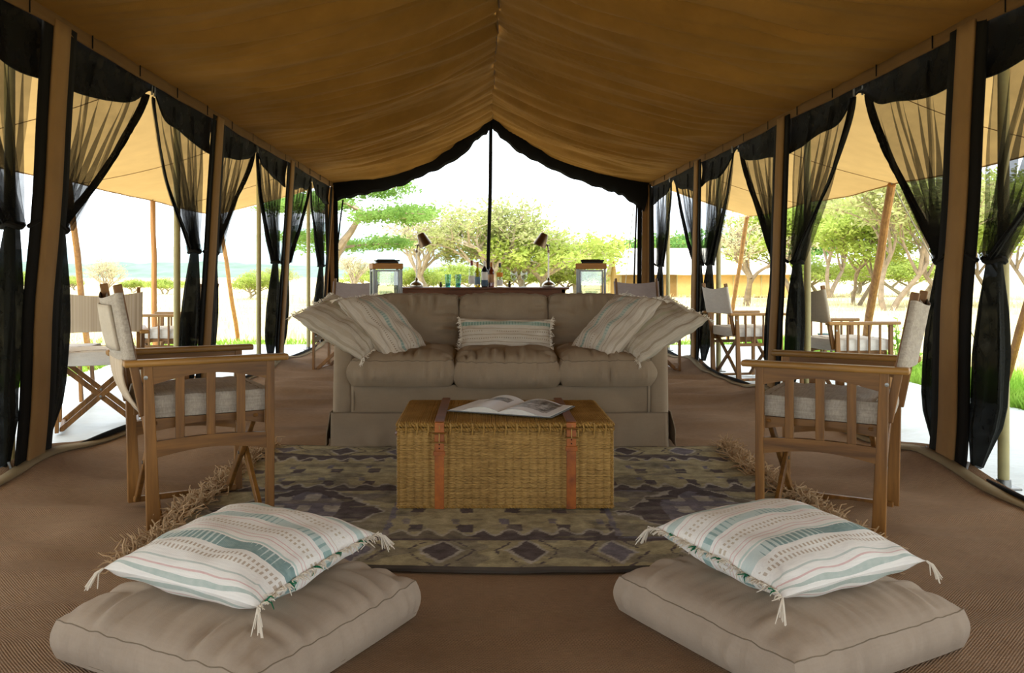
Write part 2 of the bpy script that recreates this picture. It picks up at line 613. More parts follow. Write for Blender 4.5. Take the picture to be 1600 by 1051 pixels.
wall(1, 'wall_right', 'right tent side wall of canvas posts and black netting valance')

# far gable end
gable = thing('wall_back', 'open gable end of the tent edged with rolled black netting', None, (0, 0, 0), 0, None, 'structure')
def roll(pairs):
    """thick rolled band between an upper and a lower line of pixels at the gable"""
    m = MB()
    rings = []
    n = 10
    fine = []
    for k in range(len(pairs) - 1):
        for j in range(6):
            t = j / 6
            fine.append([pairs[k][0][c] * (1 - t) + pairs[k + 1][0][c] * t for c in (0, 1)] + [pairs[k][1][c] * (1 - t) + pairs[k + 1][1][c] * t for c in (0, 1)])
    fine.append(list(pairs[-1][0]) + list(pairs[-1][1]))
    vs = []
    for q, (ux, uy, lx, ly) in enumerate(fine):
        a, b = P(ux, uy - 14, FAR), P(lx, ly + 1.2 * math.sin(q * 1.3), FAR)
        c, h = (a + b) / 2, (a - b) / 2
        for k in range(n):
            an = k * 2 * math.pi / n
            vs.append(c + h * math.cos(an) + Vector((0, 0.07 * math.sin(an) + 0.012 * noise.noise((q * 0.4, k, 0)), 0)))
    fs = []
    for q in range(len(fine) - 1):
        for k in range(n):
            fs.append((q * n + k, q * n + (k + 1) % n, (q + 1) * n + (k + 1) % n, (q + 1) * n + k))
    m.add(vs, fs, True)
    return m
roll([((768, 179), (767, 200)), ((752, 190), (761, 209)), ((735, 203), (744, 219)), ((710, 220), (727, 241)), ((680, 238), (690, 263)), ((651, 251), (660, 275)), ((615, 266), (627, 291)), ((577, 276), (585, 301)), ((545, 284), (556, 307)), ((516, 290), (528, 313))]).build('rolled_net', M['black'], gable)
roll([((768, 179), (769, 200)), ((785, 193), (781, 214)), ((805, 210), (811, 239)), ((828, 226), (840, 254)), ((860, 244), (882, 274)), ((893, 261), (925, 290)), ((930, 275), (956, 300)), ((976, 287), (972, 306)), ((1000, 289), (994, 322)), ((1018, 290), (1006, 330))]).build('rolled_net', M['black'], gable)
part('door_strap', M['black'], gable, lambda m: m.tube([P(767, 190, FAR), P(766, 300, FAR), P(763, 400, FAR), P(762, 470, FAR), P(762, 542, FAR)], 0.026, 6))
for pxt, pxb, w_, mt in ((509, 518, 0.05, 'black'), (517, 521, 0.09, 'strip'), (524, 527, 0.06, 'black'), (1017, 1020, 0.07, 'black'), (1010, 1008, 0.11, 'strip'), (1000, 998, 0.06, 'black')):
    part('corner_post' if mt == 'strip' else 'corner_border', M[mt], gable, lambda m: m.beam(P(pxb, 543, FAR + 0.02), P(pxt, 292, FAR + 0.02), w_, 0.02, (0, 1, 0)))
part('ridge_patch', M['black'], gable, lambda m: m.prism([(-0.22, -0.10), (0.0, -0.16), (0.22, -0.10), (0.0, 0.06)], P(768, 180, FAR + 0.05), (1, 0, 0), (0, 0, 1), (0, -1, 0), 0.05))
part('corner_cord', M['black'], gable, lambda m: m.tube([P(536, 312, FAR), P(531, 350, FAR), P(528, 380, FAR)], 0.012, 6))
part('corner_cord', M['black'], gable, lambda m: m.tube([P(995, 318, FAR), P(992, 400, FAR), P(990, 470, FAR)], 0.012, 6))

# unseen canvas gable added behind the camera to darken the near roof, open below
def _front_blocker(u, v):
    X = XL_TOP - 0.1 + (XR_TOP - XL_TOP + 0.2) * u
    side = -1 if X < RIDGE_X else 1
    ex = XL_TOP if side < 0 else XR_TOP
    k = max(0.0, min(1.0, (X - ex) / (RIDGE_X - ex)))
    zt = roof_pt(side, k, NEAR).z
    return Vector((X, NEAR + 0.02 * math.sin(X * 9), 1.35 + (zt - 1.35) * v))
front_blocker = thing('wall_front_blocker', 'unseen canvas light blocker with wide doorway added behind the viewer', None, (0, 0, 0), 0, None, 'structure')
part('blocker_panel', M['strip'], front_blocker, lambda m: m.grid(_front_blocker, 40, 8), solid=0.01)
for x in (XL_BOT + 0.12, XR_BOT - 0.12):
    part('blocker_side_panel', M['strip'], front_blocker, lambda m: m.grid(lambda u, v: Vector((x + (u - .5) * 0.24, NEAR + 0.03 * math.sin(u * 20), 1.36 * v)), 20, 8), solid=0.01)

# ---------------------------------------------------------------- awnings and poles
def awning(side, label):
    ex = XL_TOP if side < 0 else XR_TOP
    ox, oz = (-3.74, 1.83) if side < 0 else (3.78, 1.83)
    end = 12.0 if side < 0 else 12.25
    a = thing('awning', label, 'awning', (0, 0, 0), 0, 'canvas awnings')
    tops = [y for y in ((5.4, 7.66, 9.6, 12.0) if side < 0 else (5.45, 7.9, 10.0, 12.25))]
    def fn(u, v):
        Y = NEAR + (end - NEAR) * v
        X = ex + side * 0.03 + (ox - ex) * u
        z = EAVE + 0.06 + (oz - EAVE - 0.06) * u
        z -= 0.10 * math.sin(math.pi * u) * 0.5
        pk = max(math.exp(-((Y - t) / 0.5) ** 2) for t in tops)
        z += 0.035 * u * pk - 0.01 * u
        inn = 0.06 * (1 - pk) * u ** 3
        z += 0.012 * noise.noise((X * 1.2, Y * 0.7, 4)) + 0.006 * noise.noise((X * 2.2 + Y, Y * 2.7, 9))
        yy = Y + (0.18 * math.sin(math.pi * u) * -1 if v > 0.985 else 0)
        return (X - side * inn, yy, z)
    part('canopy', M['awning'], a, lambda m: m.grid(fn, 22, 170, flip=side > 0))
    part('edge_hem', M['awning'], a, lambda m: m.tube([Vector(fn(1.0, i / 60)) for i in range(61)], 0.008, 6))
    for k in range(1, 6):
        v = (k * 2.3) / (end - NEAR)
        part('seam', M['band'], a, lambda m: m.tube([Vector(fn(i / 12, v)) - Vector((0, 0, 0.004)) for i in range(13)], 0.003, 4))
    return a
awning(-1, 'tan canvas awning stretched out along the left side of the tent')
awning(1, 'tan canvas awning stretched out along the right side of the tent')

def olive_pole(x, y, label):
    t = thing('tent_pole', label, 'pole', (x, y, -0.03), 0, 'olive tent poles')
    part('shaft', M['olive'], t, lambda m: m.tube([(0, 0, 0.0), (0, 0, 1.1), (0, 0, 2.33)], 0.026, 12))
    part('base_plate', M['steel'], t, lambda m: (m.rbox((0, 0, 0.008), (0.13, 0.09, 0.012), 0.003), m.lathe([(0.034, 0.012), (0.032, 0.05)], 12)))
M['steel'] = metal('steel', '#8d8d8a', 0.35)
M['brass'] = metal('aged_brass', '#b8965c', 0.35)
for side, ys in ((-1, POSTS[1:]), (1, POSTS[1:])):
    for y in ys:
        sd = 'left' if side < 0 else 'right'
        nm = {1.67: 'beside the camera', 4.16: 'behind the nearest canvas post', 6.65: 'behind the second canvas post from the front', 9.15: 'behind the third canvas post from the front', FAR: 'at the far tent corner'}[y]
        if y == 1.67:
            continue
        x = side * (2.42 if side < 0 else 2.50)
        yy = y + (0.05 if side < 0 else -0.06)
        if side < 0 and y == 4.16:
            x, yy = -2.36, 4.35 - 0.12
        if side < 0 and y == 9.15:
            x = -2.44
        olive_pole(x, yy, 'olive metal tent pole on the %s side %s' % (sd, nm))

def wood_pole(a, b, label, r=0.032):
    t = thing('awning_pole', label, 'pole', b, 0, 'wooden awning poles')
    d = Vector(a) - Vector(b)
    part('shaft', M['pole_wood'], t, lambda m: m.tube([d * k / 6 + Vector((0.006 * math.sin(k * 2.0), 0, 0)) * (0 < k < 6) for k in range(7)], [r, r, r * 0.98, r * 0.96, r * 0.95, r * 0.92, r * 0.9], 10))
    part('spike', M['steel'], t, lambda m: m.tube([d, d + Vector((0, 0, 0.07))], 0.006, 6))
def gz(z=-0.06): return z
wood_pole((-3.74, 7.66, 1.84), (-4.5, 9.7, -0.06), 'thin wooden pole leaning outward from left awning beside the nearest canvas post')
wood_pole((-3.74, 9.6, 1.84), (-3.72, 9.62, -0.06), 'upright wooden pole holding the left awning edge')
wood_pole((-3.74, 12.0, 1.84), (-4.02, 13.9, -0.08), 'wooden pole leaning from the far corner of the left awning')
wood_pole((3.78, 5.45, 1.84), (4.42, 7.3, -0.06), 'wooden pole leaning from right awning at the right edge')
wood_pole((3.78, 7.9, 1.84), (4.25, 9.62, -0.06), 'thick wooden pole leaning from right awning behind the director chairs', 0.042)
wood_pole((3.78, 12.25, 1.84), (4.0, 14.0, -0.08), 'wooden pole leaning from the far corner of the right awning')

def guy(a, b, label):
    o = part('guy_rope', M['rope'], None, lambda m: m.tube([a, b], 0.006, 5))
    tag(o, label, 'rope', 'guy ropes')
guy(P(990, 322, 12.4), ((968 - 757) * 14.0 / F, 14.0, -0.05), 'pale guy rope running down outside the far right tent corner')
guy((3.8, 7.9, 1.82), (5.6, 9.4, -0.05), 'pale guy rope pegged out from the right awning')

# ---------------------------------------------------------------- net curtains
def curtain(side, yp, ym, tie_z, label, seed, wid=1.0):
    """panel hung from the rail between post yp and bay middle ym, tied back at the post"""
    d = 1 if ym > yp else -1
    t = thing('net_curtain', label, 'curtain', (wall_x(side, 0.0) + side * 0.05, yp + d * 0.17, 0), 0, 'black mosquito net curtains')
    ox, oy = t.location.x, t.location.y
    L = abs(ym - yp)
    ztop = EAVE - 0.1
    rn = random.Random(seed)
    ph = rn.uniform(0, 6)
    ex_off = -0.12 * max(0, (yp - 4.16) / 7.5) if side > 0 else 0
    def pt(s, q):
        # s: 0 at the post .. 1 leading edge, q: 0 top .. 1 tie
        y0 = 0.10 + s * (L - 0.12)
        y1 = 0.18 + 0.07 * s
        e = q ** (1.12 + 0.30 * s)
        bow = -0.02 * s * math.sin(math.pi * q) * L
        y = y0 * (1 - e) + y1 * e + bow
        zt = ztop - 0.02 * s
        z = zt + (tie_z - zt) * q
        amp = 0.008 + 0.034 * q ** 0.8
        x = amp * math.sin(s * 2 * math.pi * (6.5 if wid > 0 else 4.5) + ph + 0.6 * math.sin(s * 9 + q * 2)) + 0.014 * noise.noise((s * 6, q * 3, seed)) * (1 - q * 0.3)
        X = wall_x(side, z) + ex_off * (1 - q) + side * 0.05 + x
        return Vector((X - ox, yp + d * y - oy, z))
    part('drape', M['net'], t, lambda m: m.grid(lambda u, v: pt(u * 0.97, v), 90, 26))
    def hem(u, v):
        p = pt(0.94 + 0.06 * u, v)
        wob = 0.018 * math.sin(u * 9.4 + v * 5)
        return p + Vector((-side * (0.012 + wob * 0.5), d * (wob + 0.012 * math.sin(v * 7 + seed)) * (0.4 + v), 0.0))
    part('leading_hem', M['net_hem'], t, lambda m: m.grid(hem, 10, 30), solid=0.006)
    # fold bundles that gather into the tie
    def fold(s0, w):
        def fn(u, v):
            p = pt(s0 + w * (u - 0.5) * (0.35 + 0.65 * v), v)
            return p + Vector((-side * (0.02 + 0.02 * math.sin(u * math.pi)), 0, 0))
        return fn
    for s0, w in ((0.35 + rn.uniform(-.1, .1), 0.05), (0.66 + rn.uniform(-.1, .1), 0.06)):
        part('fold', M['net'], t, lambda m: m.grid(fold(s0, w), 6, 24))
    # lower bundle
    zb = 0.10
    cy = yp + d * 0.215 - oy
    def low(u, v):
        z = tie_z + 0.02 - (tie_z + 0.02 - zb) * v
        prof = 0.040 + 0.038 * min(1, v * 2.2) ** 0.8 + 0.014 * math.sin(math.pi * min(1, v * 1.05)) - 0.045 * max(0, v - 0.8) / 0.2
        a = u * 2 * math.pi
        lob = 1 + (0.16 * math.sin(5 * a + ph + v * 1.5) + 0.08 * math.sin(9 * a + v * 3)) * min(1, v * 4)
        y = cy + d * 0.02 * v + math.cos(a) * prof * lob - d * 0.07 * max(0, v - 0.7) / 0.3
        x = wall_x(side, z) + side * 0.045 - ox + math.sin(a) * prof * 0.62 * lob
        return Vector((x, y, z))
    part('lower_drape', M['net_dense'], t, lambda m: m.grid(low, 40, 30))
    def tie(m):
        n = 16
        pts = [Vector((wall_x(side, tie_z) + side * 0.045 - ox + 0.04 * math.sin(k * 2 * math.pi / n), cy + 0.052 * math.cos(k * 2 * math.pi / n), tie_z + 0.008 * math.sin(k))) for k in range(n)]
        m.tube(pts, 0.014, 6, closed=True)
        m.tube([Vector((wall_x(side, tie_z) - side * 0.01 - ox, cy - d * 0.04, tie_z)), Vector((wall_x(side, tie_z) - side * 0.015 - ox, cy - d * 0.12, tie_z + 0.03))], 0.011, 6)
    part('tie_band', M['black'], t, tie)
    part('zip_pull', M['steel'], t, lambda m: m.tube([(-side * 0.05, d * 0.02, 0.13), (-side * 0.06, d * 0.015, 0.09), (-side * 0.06, d * 0.02, 0.06)], 0.006, 6))
    # zipper hook at the top of the leading edge
    part('hook', M['steel'], t, lambda m: m.tube([pt(1.0, 0.0) + Vector((-side * 0.03, 0, 0.0)), pt(1.0, 0.0) + Vector((-side * 0.03, 0, 0.06))], 0.007, 6))
    return t
names = ['nearest', 'second', 'third', 'fourth']
for side in (-1, 1):
    sd = 'left' if side < 0 else 'right'
    tz = (1.23, 1.18, 1.14, 1.13) if side < 0 else (1.07, 1.10, 1.12, 1.13)
    for k, p in enumerate((4.16, 6.65, 9.15, FAR)):
        curtain(side, p, p - 1.245, tz[k], 'black net curtain tied on the near side of the %s %s canvas post' % (names[k], sd), 10 + k + side)
        if k < 3:
            curtain(side, p, p + 1.245, tz[k], 'black net curtain tied on the far side of the %s %s canvas post' % (names[k], sd), 30 + k + side)

# ---------------------------------------------------------------- plants outside
def make_tree(name, seed, H, spread, style, leafmat, barkmat, leaf_size=0.16, leaves=7000, trunks=1, trunk_r=0.030):
    rn = random.Random(seed)
    root = thing(name)
    tips = []
    mb = MB()
    def grow(p, d, length, rad, depth):
        n = 4
        pts = [p]
        q = Vector(p)
        dd = Vector(d)
        for i in range(n):
            dd = (dd + Vector((rn.gauss(0, .16), rn.gauss(0, .16), rn.gauss(0, .10)))).normalized()
            if style == 'acacia' and depth >= 2:
                dd.z *= 0.55
                dd.normalize()
            q = q + dd * length / n
            pts.append(q.copy())
        mb.tube(pts, [rad * (1 - 0.45 * i / n) for i in range(n + 1)], 6 if depth < 2 else 4, cap=False)
        if depth >= 2:
            tips.extend(pts[2:])
        if depth >= 4 or rad < 0.006:
            return
        kids = 3 if depth < 3 else 2
        if style in ('bushy', 'sparse') and depth == 0:
            kids = 5
        a0 = rn.uniform(0, 6.28)
        for k in range(kids):
            an = a0 + k * 6.28 / kids + rn.uniform(-.4, .4)
            tilt = {'acacia': (0.75, 0.75, 0.8, 0.9), 'bushy': (0.6, 0.6, 0.7, 0.8), 'sparse': (0.45, 0.5, 0.6, 0.7)}[style][min(depth, 3)] * rn.uniform(0.75, 1.25)
            side = Vector((math.cos(an), math.sin(an), 0))
            base = dd if depth else Vector((0, 0, 1))
            nd = (base * math.cos(tilt) + side * math.sin(tilt)).normalized()
            start = pts[-1] if k < 2 else pts[-2]
            grow(start, nd, length * rn.uniform(0.62, 0.85), rad * 0.58, depth + 1)
    for k in range(trunks):
        an = rn.uniform(0, 6.28)
        lean = Vector((math.cos(an) * 0.28, math.sin(an) * 0.28, 1)) if trunks > 1 else Vector((rn.uniform(-.12, .12), rn.uniform(-.1, .1), 1))
        grow(Vector((math.cos(an) * 0.15 * (trunks > 1), math.sin(an) * 0.15 * (trunks > 1), 0)), lean.normalized(), H * 0.30, H * trunk_r, 0)
    # fit to the wanted height and spread
    zs = max(v[2] for v in mb.v)
    xs = sorted(abs(v[0]) for v in mb.v)[int(len(mb.v) * 0.97)]
    kx, kz = spread / xs, H / zs
    mb.v = [(v[0] * kx, v[1] * kx, v[2] * kz) for v in mb.v]
    tips = [Vector((p.x * kx, p.y * kx, p.z * kz)) for p in tips]
    mb.build('trunk', barkmat, root)
    lb = MB()
    vs, fs = [], []
    for i in range(leaves):
        c = rn.choice(tips)
        r = 0.16 * spread / 2.2
        p = c + Vector((rn.gauss(0, r), rn.gauss(0, r), rn.gauss(0, r * (0.45 if style == 'acacia' else 0.8))))
        a = Vector((rn.gauss(0, 1), rn.gauss(0, 1), rn.gauss(0, 0.6))).normalized()
        b = a.orthogonal().normalized()
        b = (Matrix.Rotation(rn.uniform(0, 6.28), 3, a) @ b)
        s = leaf_size * rn.uniform(0.5, 1.2)
        o = len(vs)
        vs += [p - a * s, p + b * s * 0.42, p + a * s, p - b * s * 0.42]
        fs.append((o, o + 1, o + 2, o + 3))
    lb.add(vs, fs)
    f = lb.build('foliage', leafmat, root)
    f['kind'] = 'stuff'
    return root

def place(o, px, Y, rz=0.0, sc=1.0, label=None, cat='tree', group=None, base=None):
    o.location = ((px - 757.0) * Y / F, Y, -0.1 if base is None else base)
    o.rotation_euler = (0, 0, rz)
    o.scale = (sc, sc, sc)
    return tag(o, label, cat, group)

G = 'trees of the savanna'
t1 = make_tree('acacia_tree', 5, 4.1, 3.3, 'acacia', M['leaf_acacia'], M['bark'], 0.085, 17000)
place(t1, 498, 31, 0.4, 1.0, 'flat-topped green acacia beyond the far left tent corner', 'tree', G)
t2 = make_tree('bare_tree', 12, 4.6, 2.0, 'sparse', M['leaf_pale'], M['bark_pale'], 0.09, 2600, 2)
place(t2, 676, 40, 0.0, 1.0, 'nearly bare pale tree behind the left bar lamp', 'tree', G)
t3 = make_tree('savanna_tree', 21, 4.6, 2.9, 'bushy', M['leaf_olive'], M['bark_pale'], 0.12, 7500, 2)
place(t3, 765, 38, 0.3, 1.0, 'tall airy olive-green tree behind the bottles', 'tree', G)
t4 = make_tree('savanna_tree', 33, 3.6, 3.2, 'bushy', M['leaf_lime'], M['bark_pale'], 0.13, 11000, 2)
place(t4, 838, 41, 0.0, 1.0, 'wide lime-green tree behind the right bar lamp', 'tree', G)
t5 = copy_tree(t3)
place(t5, 905, 44, 2.0, 0.68, 'low rounded olive tree left of the neighbouring tents', 'tree', G)
t6 = make_tree('savanna_tree', 44, 3.6, 2.4, 'bushy', M['leaf_dark'], M['bark'], 0.13, 8000)
place(t6, 968, 62, 0.0, 1.0, 'dark green tree rising behind the neighbouring tents', 'tree', G)
t7 = copy_tree(t4)
place(t7, 642, 43, 1.2, 0.42, 'small lime-green bush right of the left lantern', 'bush', G)
t8 = copy_tree(t2)
place(t8, 560, 48, 0.7, 0.55, 'low brownish bare shrub left of the left lantern', 'bush', G)
t9 = copy_tree(t4)
place(t9, 385, 38, 2.2, 0.36, 'green bush beyond the leaning pole on the left', 'bush', G)
t9b = copy_tree(t3)
place(t9b, 432, 44, 0.2, 0.34, 'olive bush at the left beneath the flat-topped acacia', 'bush', G)
t10 = copy_tree(t2)
place(t10, 176, 34, 0.2, 0.42, 'small leafless tree standing in the field at the left', 'tree', G)
for px, Y, sc, lb in ((205, 52, 0.25, 'low green bush right of the small leafless tree'), (258, 48, 0.27, 'low green bush beside the upright wooden pole'), (120, 60, 0.30, 'low green bush left of the small leafless tree'), (12, 46, 0.42, 'green bush at the left edge of the picture')):
    place(copy_tree(t4), px, Y, px * 0.1, sc, lb, 'bush', 'bushes in the left field')
t11 = make_tree('bare_tree', 51, 3.4, 1.5, 'sparse', M['leaf_pale'], M['bark'], 0.08, 1200)
place(t11, 1166, 30, 0.0, 1.0, 'bare branching tree in front of the neighbouring tent wall', 'tree', G)
tA = make_tree('slender_tree', 61, 4.2, 2.2, 'bushy', M['leaf_lime'], M['bark'], 0.11, 9000, 2, 0.016)
tB = make_tree('slender_tree', 67, 4.6, 2.0, 'sparse', M['leaf_olive'], M['bark'], 0.10, 5200, 2, 0.017)
for px, Y, sc, lb in ((706, 46, 0.5, 'low lime bush between the left lamp and the tumblers'), (800, 47, 0.55, 'low lime bush behind the goblets'), (868, 45, 0.5, 'low lime bush right of the right bar lamp'), (740, 52, 0.45, 'low lime bush far behind the leftmost bottle'), (590, 55, 0.45, 'low lime bush right behind the left lantern'), (1272, 44, 0.6, 'low lime bush at the foot of the trees above the outdoor chair back'), (1330, 46, 0.6, 'low lime bush left of the thick leaning pole'), (1420, 42, 0.6, 'low lime bush between the slender trunks on the right')):
    place(copy_tree(t4), px, Y, px * 0.37, sc, lb, 'bush', 'bushes behind the bar')
R_ = [(1250, 34, 0.0, 1.0, tA, 'lime-green tree between the two right canvas posts, leftmost there'), (1300, 40, 1.3, 1.2, tB, 'thinly leaved tree above the outdoor chair backs on the right'),
      (1335, 30, 2.1, 0.9, tA, 'lime-green tree left of the thick leaning pole'), (1392, 25, 0.6, 1.0, tB, 'slender tree just right of the thick leaning pole'),
      (1436, 33, 3.0, 1.1, tA, 'lime-green tree seen through the netting left of the nearest right canvas post'), (1480, 27, 4.0, 0.95, tB, 'slender tree hidden partly by the nearest right canvas post'),
      (1560, 29, 1.0, 1.05, tA, 'lime-green tree beyond the right canvas post at the right edge'), (1625, 36, 2.6, 1.2, tB, 'slender tree cut off by the right edge of the picture')]
first = set()
for px, Y, rz, sc, src, lb in R_:
    o = copy_tree(src) if src.name in first else src
    first.add(src.name)
    place(o, px, Y, rz, sc, lb, 'tree', 'trees on the right')
for px, Y, rz, sc, src, lb in ((1035, 68, 0.3, 1.2, t4, 'green treetop just above the neighbouring tent roof, left one'), (1095, 66, 1.7, 1.25, t6, 'dark green treetop above the middle of the neighbouring tent roof'), (1150, 70, 2.9, 1.35, t4, 'green treetop above the neighbouring tent roof, right one'), (1215, 64, 4.0, 1.4, t6, 'dark green tree right of the neighbouring tent')):
    place(copy_tree(src), px, Y, rz, sc, lb, 'tree', 'trees behind the neighbouring tents')
def grass(name, label, n, region, h0, h1, mat, seed, wmul=1.0):
    rn = random.Random(seed)
    vs, fs = [], []
    for i in range(n):
        x, y = region(rn)
        h = rn.uniform(h0, h1)
        a = rn.uniform(0, 6.28)
        w = rn.uniform(0.004, 0.008) * wmul
        lx, ly = rn.gauss(0, .35) * h, rn.gauss(0, .35) * h
        cx, cy = math.cos(a) * w, math.sin(a) * w
        o = len(vs)
        vs += [(x - cx, y - cy, -0.08), (x + cx, y + cy, -0.08), (x + lx * .45 + cx * .7, y + ly * .45 + cy * .7, -0.08 + h * .6), (x + lx * .45 - cx * .7, y + ly * .45 - cy * .7, -0.08 + h * .6), (x + lx, y + ly, -0.08 + h)]
        fs += [(o, o + 1, o + 2, o + 3), (o + 3, o + 2, o + 4)]
    m = MB()
    m.add(vs, fs)
    o = m.build(name, mat)
    return tag(o, label, 'grass', None, 'stuff')
def reg_right(rn):
    y = rn.uniform(4.0, 13.5)
    x = 4.15 + abs(rn.gauss(0, 1.0)) * (0.55 + 0.12 * math.sin(y * 1.7))
    return x, y
grass('green_grass', 'fresh green grass along the right edge of the groundsheet', 26000, reg_right, 0.05, 0.17, M['grass_green'], 3, 1.6)
def reg_left(rn):
    if rn.random() < 0.5:
        return rn.uniform(-7, 6), 12.9 + abs(rn.gauss(0, .5))
    return -4.35 - abs(rn.gauss(0, .5)), rn.uniform(5, 13)
grass('green_grass', 'thin green grass along the far and left edges of the groundsheet', 9000, reg_left, 0.03, 0.1, M['grass_green'], 4, 1.8)
def reg_dry(rn):
    while True:
        Y = 9 + 50 * rn.random() ** 1.6
        X = rn.uniform(-0.75, 0.75) * Y
        if (abs(X) > 4.7 or Y > 13.6) and noise.noise((X * 0.25, Y * 0.25, 0)) > -0.1:
            return X, Y
grass('dry_grass', 'tall pale dry grass scattered over the savanna', 26000, reg_dry, 0.08, 0.26, M['grass_dry'], 5, 2.4)
# leafy shrub at the groundsheet edge on the right
def shrub(m):
    rn = random.Random(9)
    for k in range(26):
        a = rn.uniform(0, 6.28)
        top = Vector((math.cos(a) * rn.uniform(.05, .3), math.sin(a) * rn.uniform(.05, .3), rn.uniform(.2, .62)))
        m.tube([(0, 0, -0.03), top * 0.5 + Vector((0, 0, .06)), top], 0.004, 4)
        for j in range(9):
            p = top * rn.uniform(.35, 1.0)
            d = Vector((rn.gauss(0, 1), rn.gauss(0, 1), rn.gauss(0.3, .5))).normalized()
            e = d.orthogonal().normalized()
            s = rn.uniform(.02, .045)
            m.add([p, p + d * s + e * s * .4, p + d * s * 2, p + d * s - e * s * .4], [(0, 1, 2, 3)])
sh = part('leafy_shrub', M['grass_green'], None, shrub)
sh.location = (4.35, 8.9, -0.05)
tag(sh, 'small leafy green shrub beside the outdoor chair on the right', 'shrub')

# neighbouring tents
M['tent_roof'] = fabric('pale_tent_roof', '#efe9dc', 0.03, 40, 0.9, 0.1)
M['tent_wall'] = fabric('tan_tent_wall', '#bf9c60', 0.08, 40, 0.9, 0.1)
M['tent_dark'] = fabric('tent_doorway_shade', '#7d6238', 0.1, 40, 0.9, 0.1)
def far_tent(px0, px1, top, eave, base, Y, depth, label, door):
    t = thing('safari_tent', label, 'tent', ((px0 + px1) / 2 * Y / F - 757 * Y / F, Y, 1 - (base - 430) * Y / F), 0, 'neighbouring tents')
    w = (px1 - px0) * Y / F
    ht, he = (base - top) * Y / F, (base - eave) * Y / F
    ov = 0.25
    def slope(s):
        def fn(u, v):
            z = he + (ht - he) * (u ** 1.12)
            return ((v - .5) * (w + 2 * ov) * (1 - 0.03 * u), s * (depth / 2 + ov) * (1 - u), z + 0.03 * noise.noise((v * 9, u * 2, s)))
        return fn
    for s in (-1, 1):
        part('roof_panel', M['tent_roof'], t, lambda m: m.grid(slope(s), 8, 24, flip=s > 0), solid=0.02)
    nW = 6
    for k in range(nW):
        a, b = -w / 2 + w * k / nW, -w / 2 + w * (k + 1) / nW
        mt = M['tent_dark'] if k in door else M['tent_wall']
        part('wall_panel', mt, t, lambda m: m.rbox(((a + b) / 2, -depth / 2, he / 2), (b - a - 0.03, 0.03, he), 0.005))
        part('pole', M['olive'], t, lambda m: m.tube([(a, -depth / 2 - 0.03, 0), (a, -depth / 2 - 0.03, he)], 0.025, 6))
    part('wall_panel', M['tent_wall'], t, lambda m: m.rbox((0, depth / 2, he / 2), (w, 0.03, he), 0.005))
    for s in (-1, 1):
        part('gable', M['tent_wall'], t, lambda m: m.prism([(-depth / 2, 0), (depth / 2, 0), (depth / 2, he), (0, ht - 0.03), (-depth / 2, he)], (s * w / 2, 0, 0), (0, 1, 0), (0, 0, 1), (1, 0, 0), 0.03))
    for s in (-1, 1):
        part('guy_rope', M['rope'], t, lambda m: m.tube([(s * w / 2, -depth / 2, he), (s * w / 2 + s * .4, -depth / 2 - 1.0, 0)], 0.012, 4))
    return t
far_tent(962, 1215, 388, 429, 462, 42, 3.2, 'large neighbouring tan tent with pale roof beyond the far right corner', (0, 1))
far_tent(944, 962, 401, 429, 460, 50, 3.0, 'smaller pale tent mostly hidden behind the right lantern', ())

# ---------------------------------------------------------------- cushions
def pillow_mesh(w, h, t, seed, n=34, pinch=0.06, wr=0.006, sag=0.0):
    """square knife-edge pillow in the local xy plane"""
    m = MB()
    def pos(u, v, s):
        x = w / 2 * u * (1 - pinch * (1 - v * v) * abs(u) ** 2)
        y = h / 2 * v * (1 - pinch * (1 - u * u) * abs(v) ** 2)
        e = max(0.0, (1 - abs(u) ** 2.6)) ** 0.55 * max(0.0, (1 - abs(v) ** 2.6)) ** 0.55
        z = s * t / 2 * e
        k = (1 - e) * min(1, e * 4)
        z += s * wr * 2.2 * k * noise.noise((u * 7 * (1 if abs(u) > abs(v) else .4), v * 7 * (1 if abs(v) >= abs(u) else .4), seed)) + wr * 1.6 * min(1, e * 2) * noise.noise((u * 2.4, v * 2.4, seed + s))
        z += sag * (u * u + v * v - 0.6)
        return Vector((x, y, z))
    m.grid(lambda a, b: pos(2 * a - 1, 2 * b - 1, 1), n, n)
    m.grid(lambda a, b: pos(2 * a - 1, 2 * b - 1, -1), n, n, flip=True)
    return m, pos

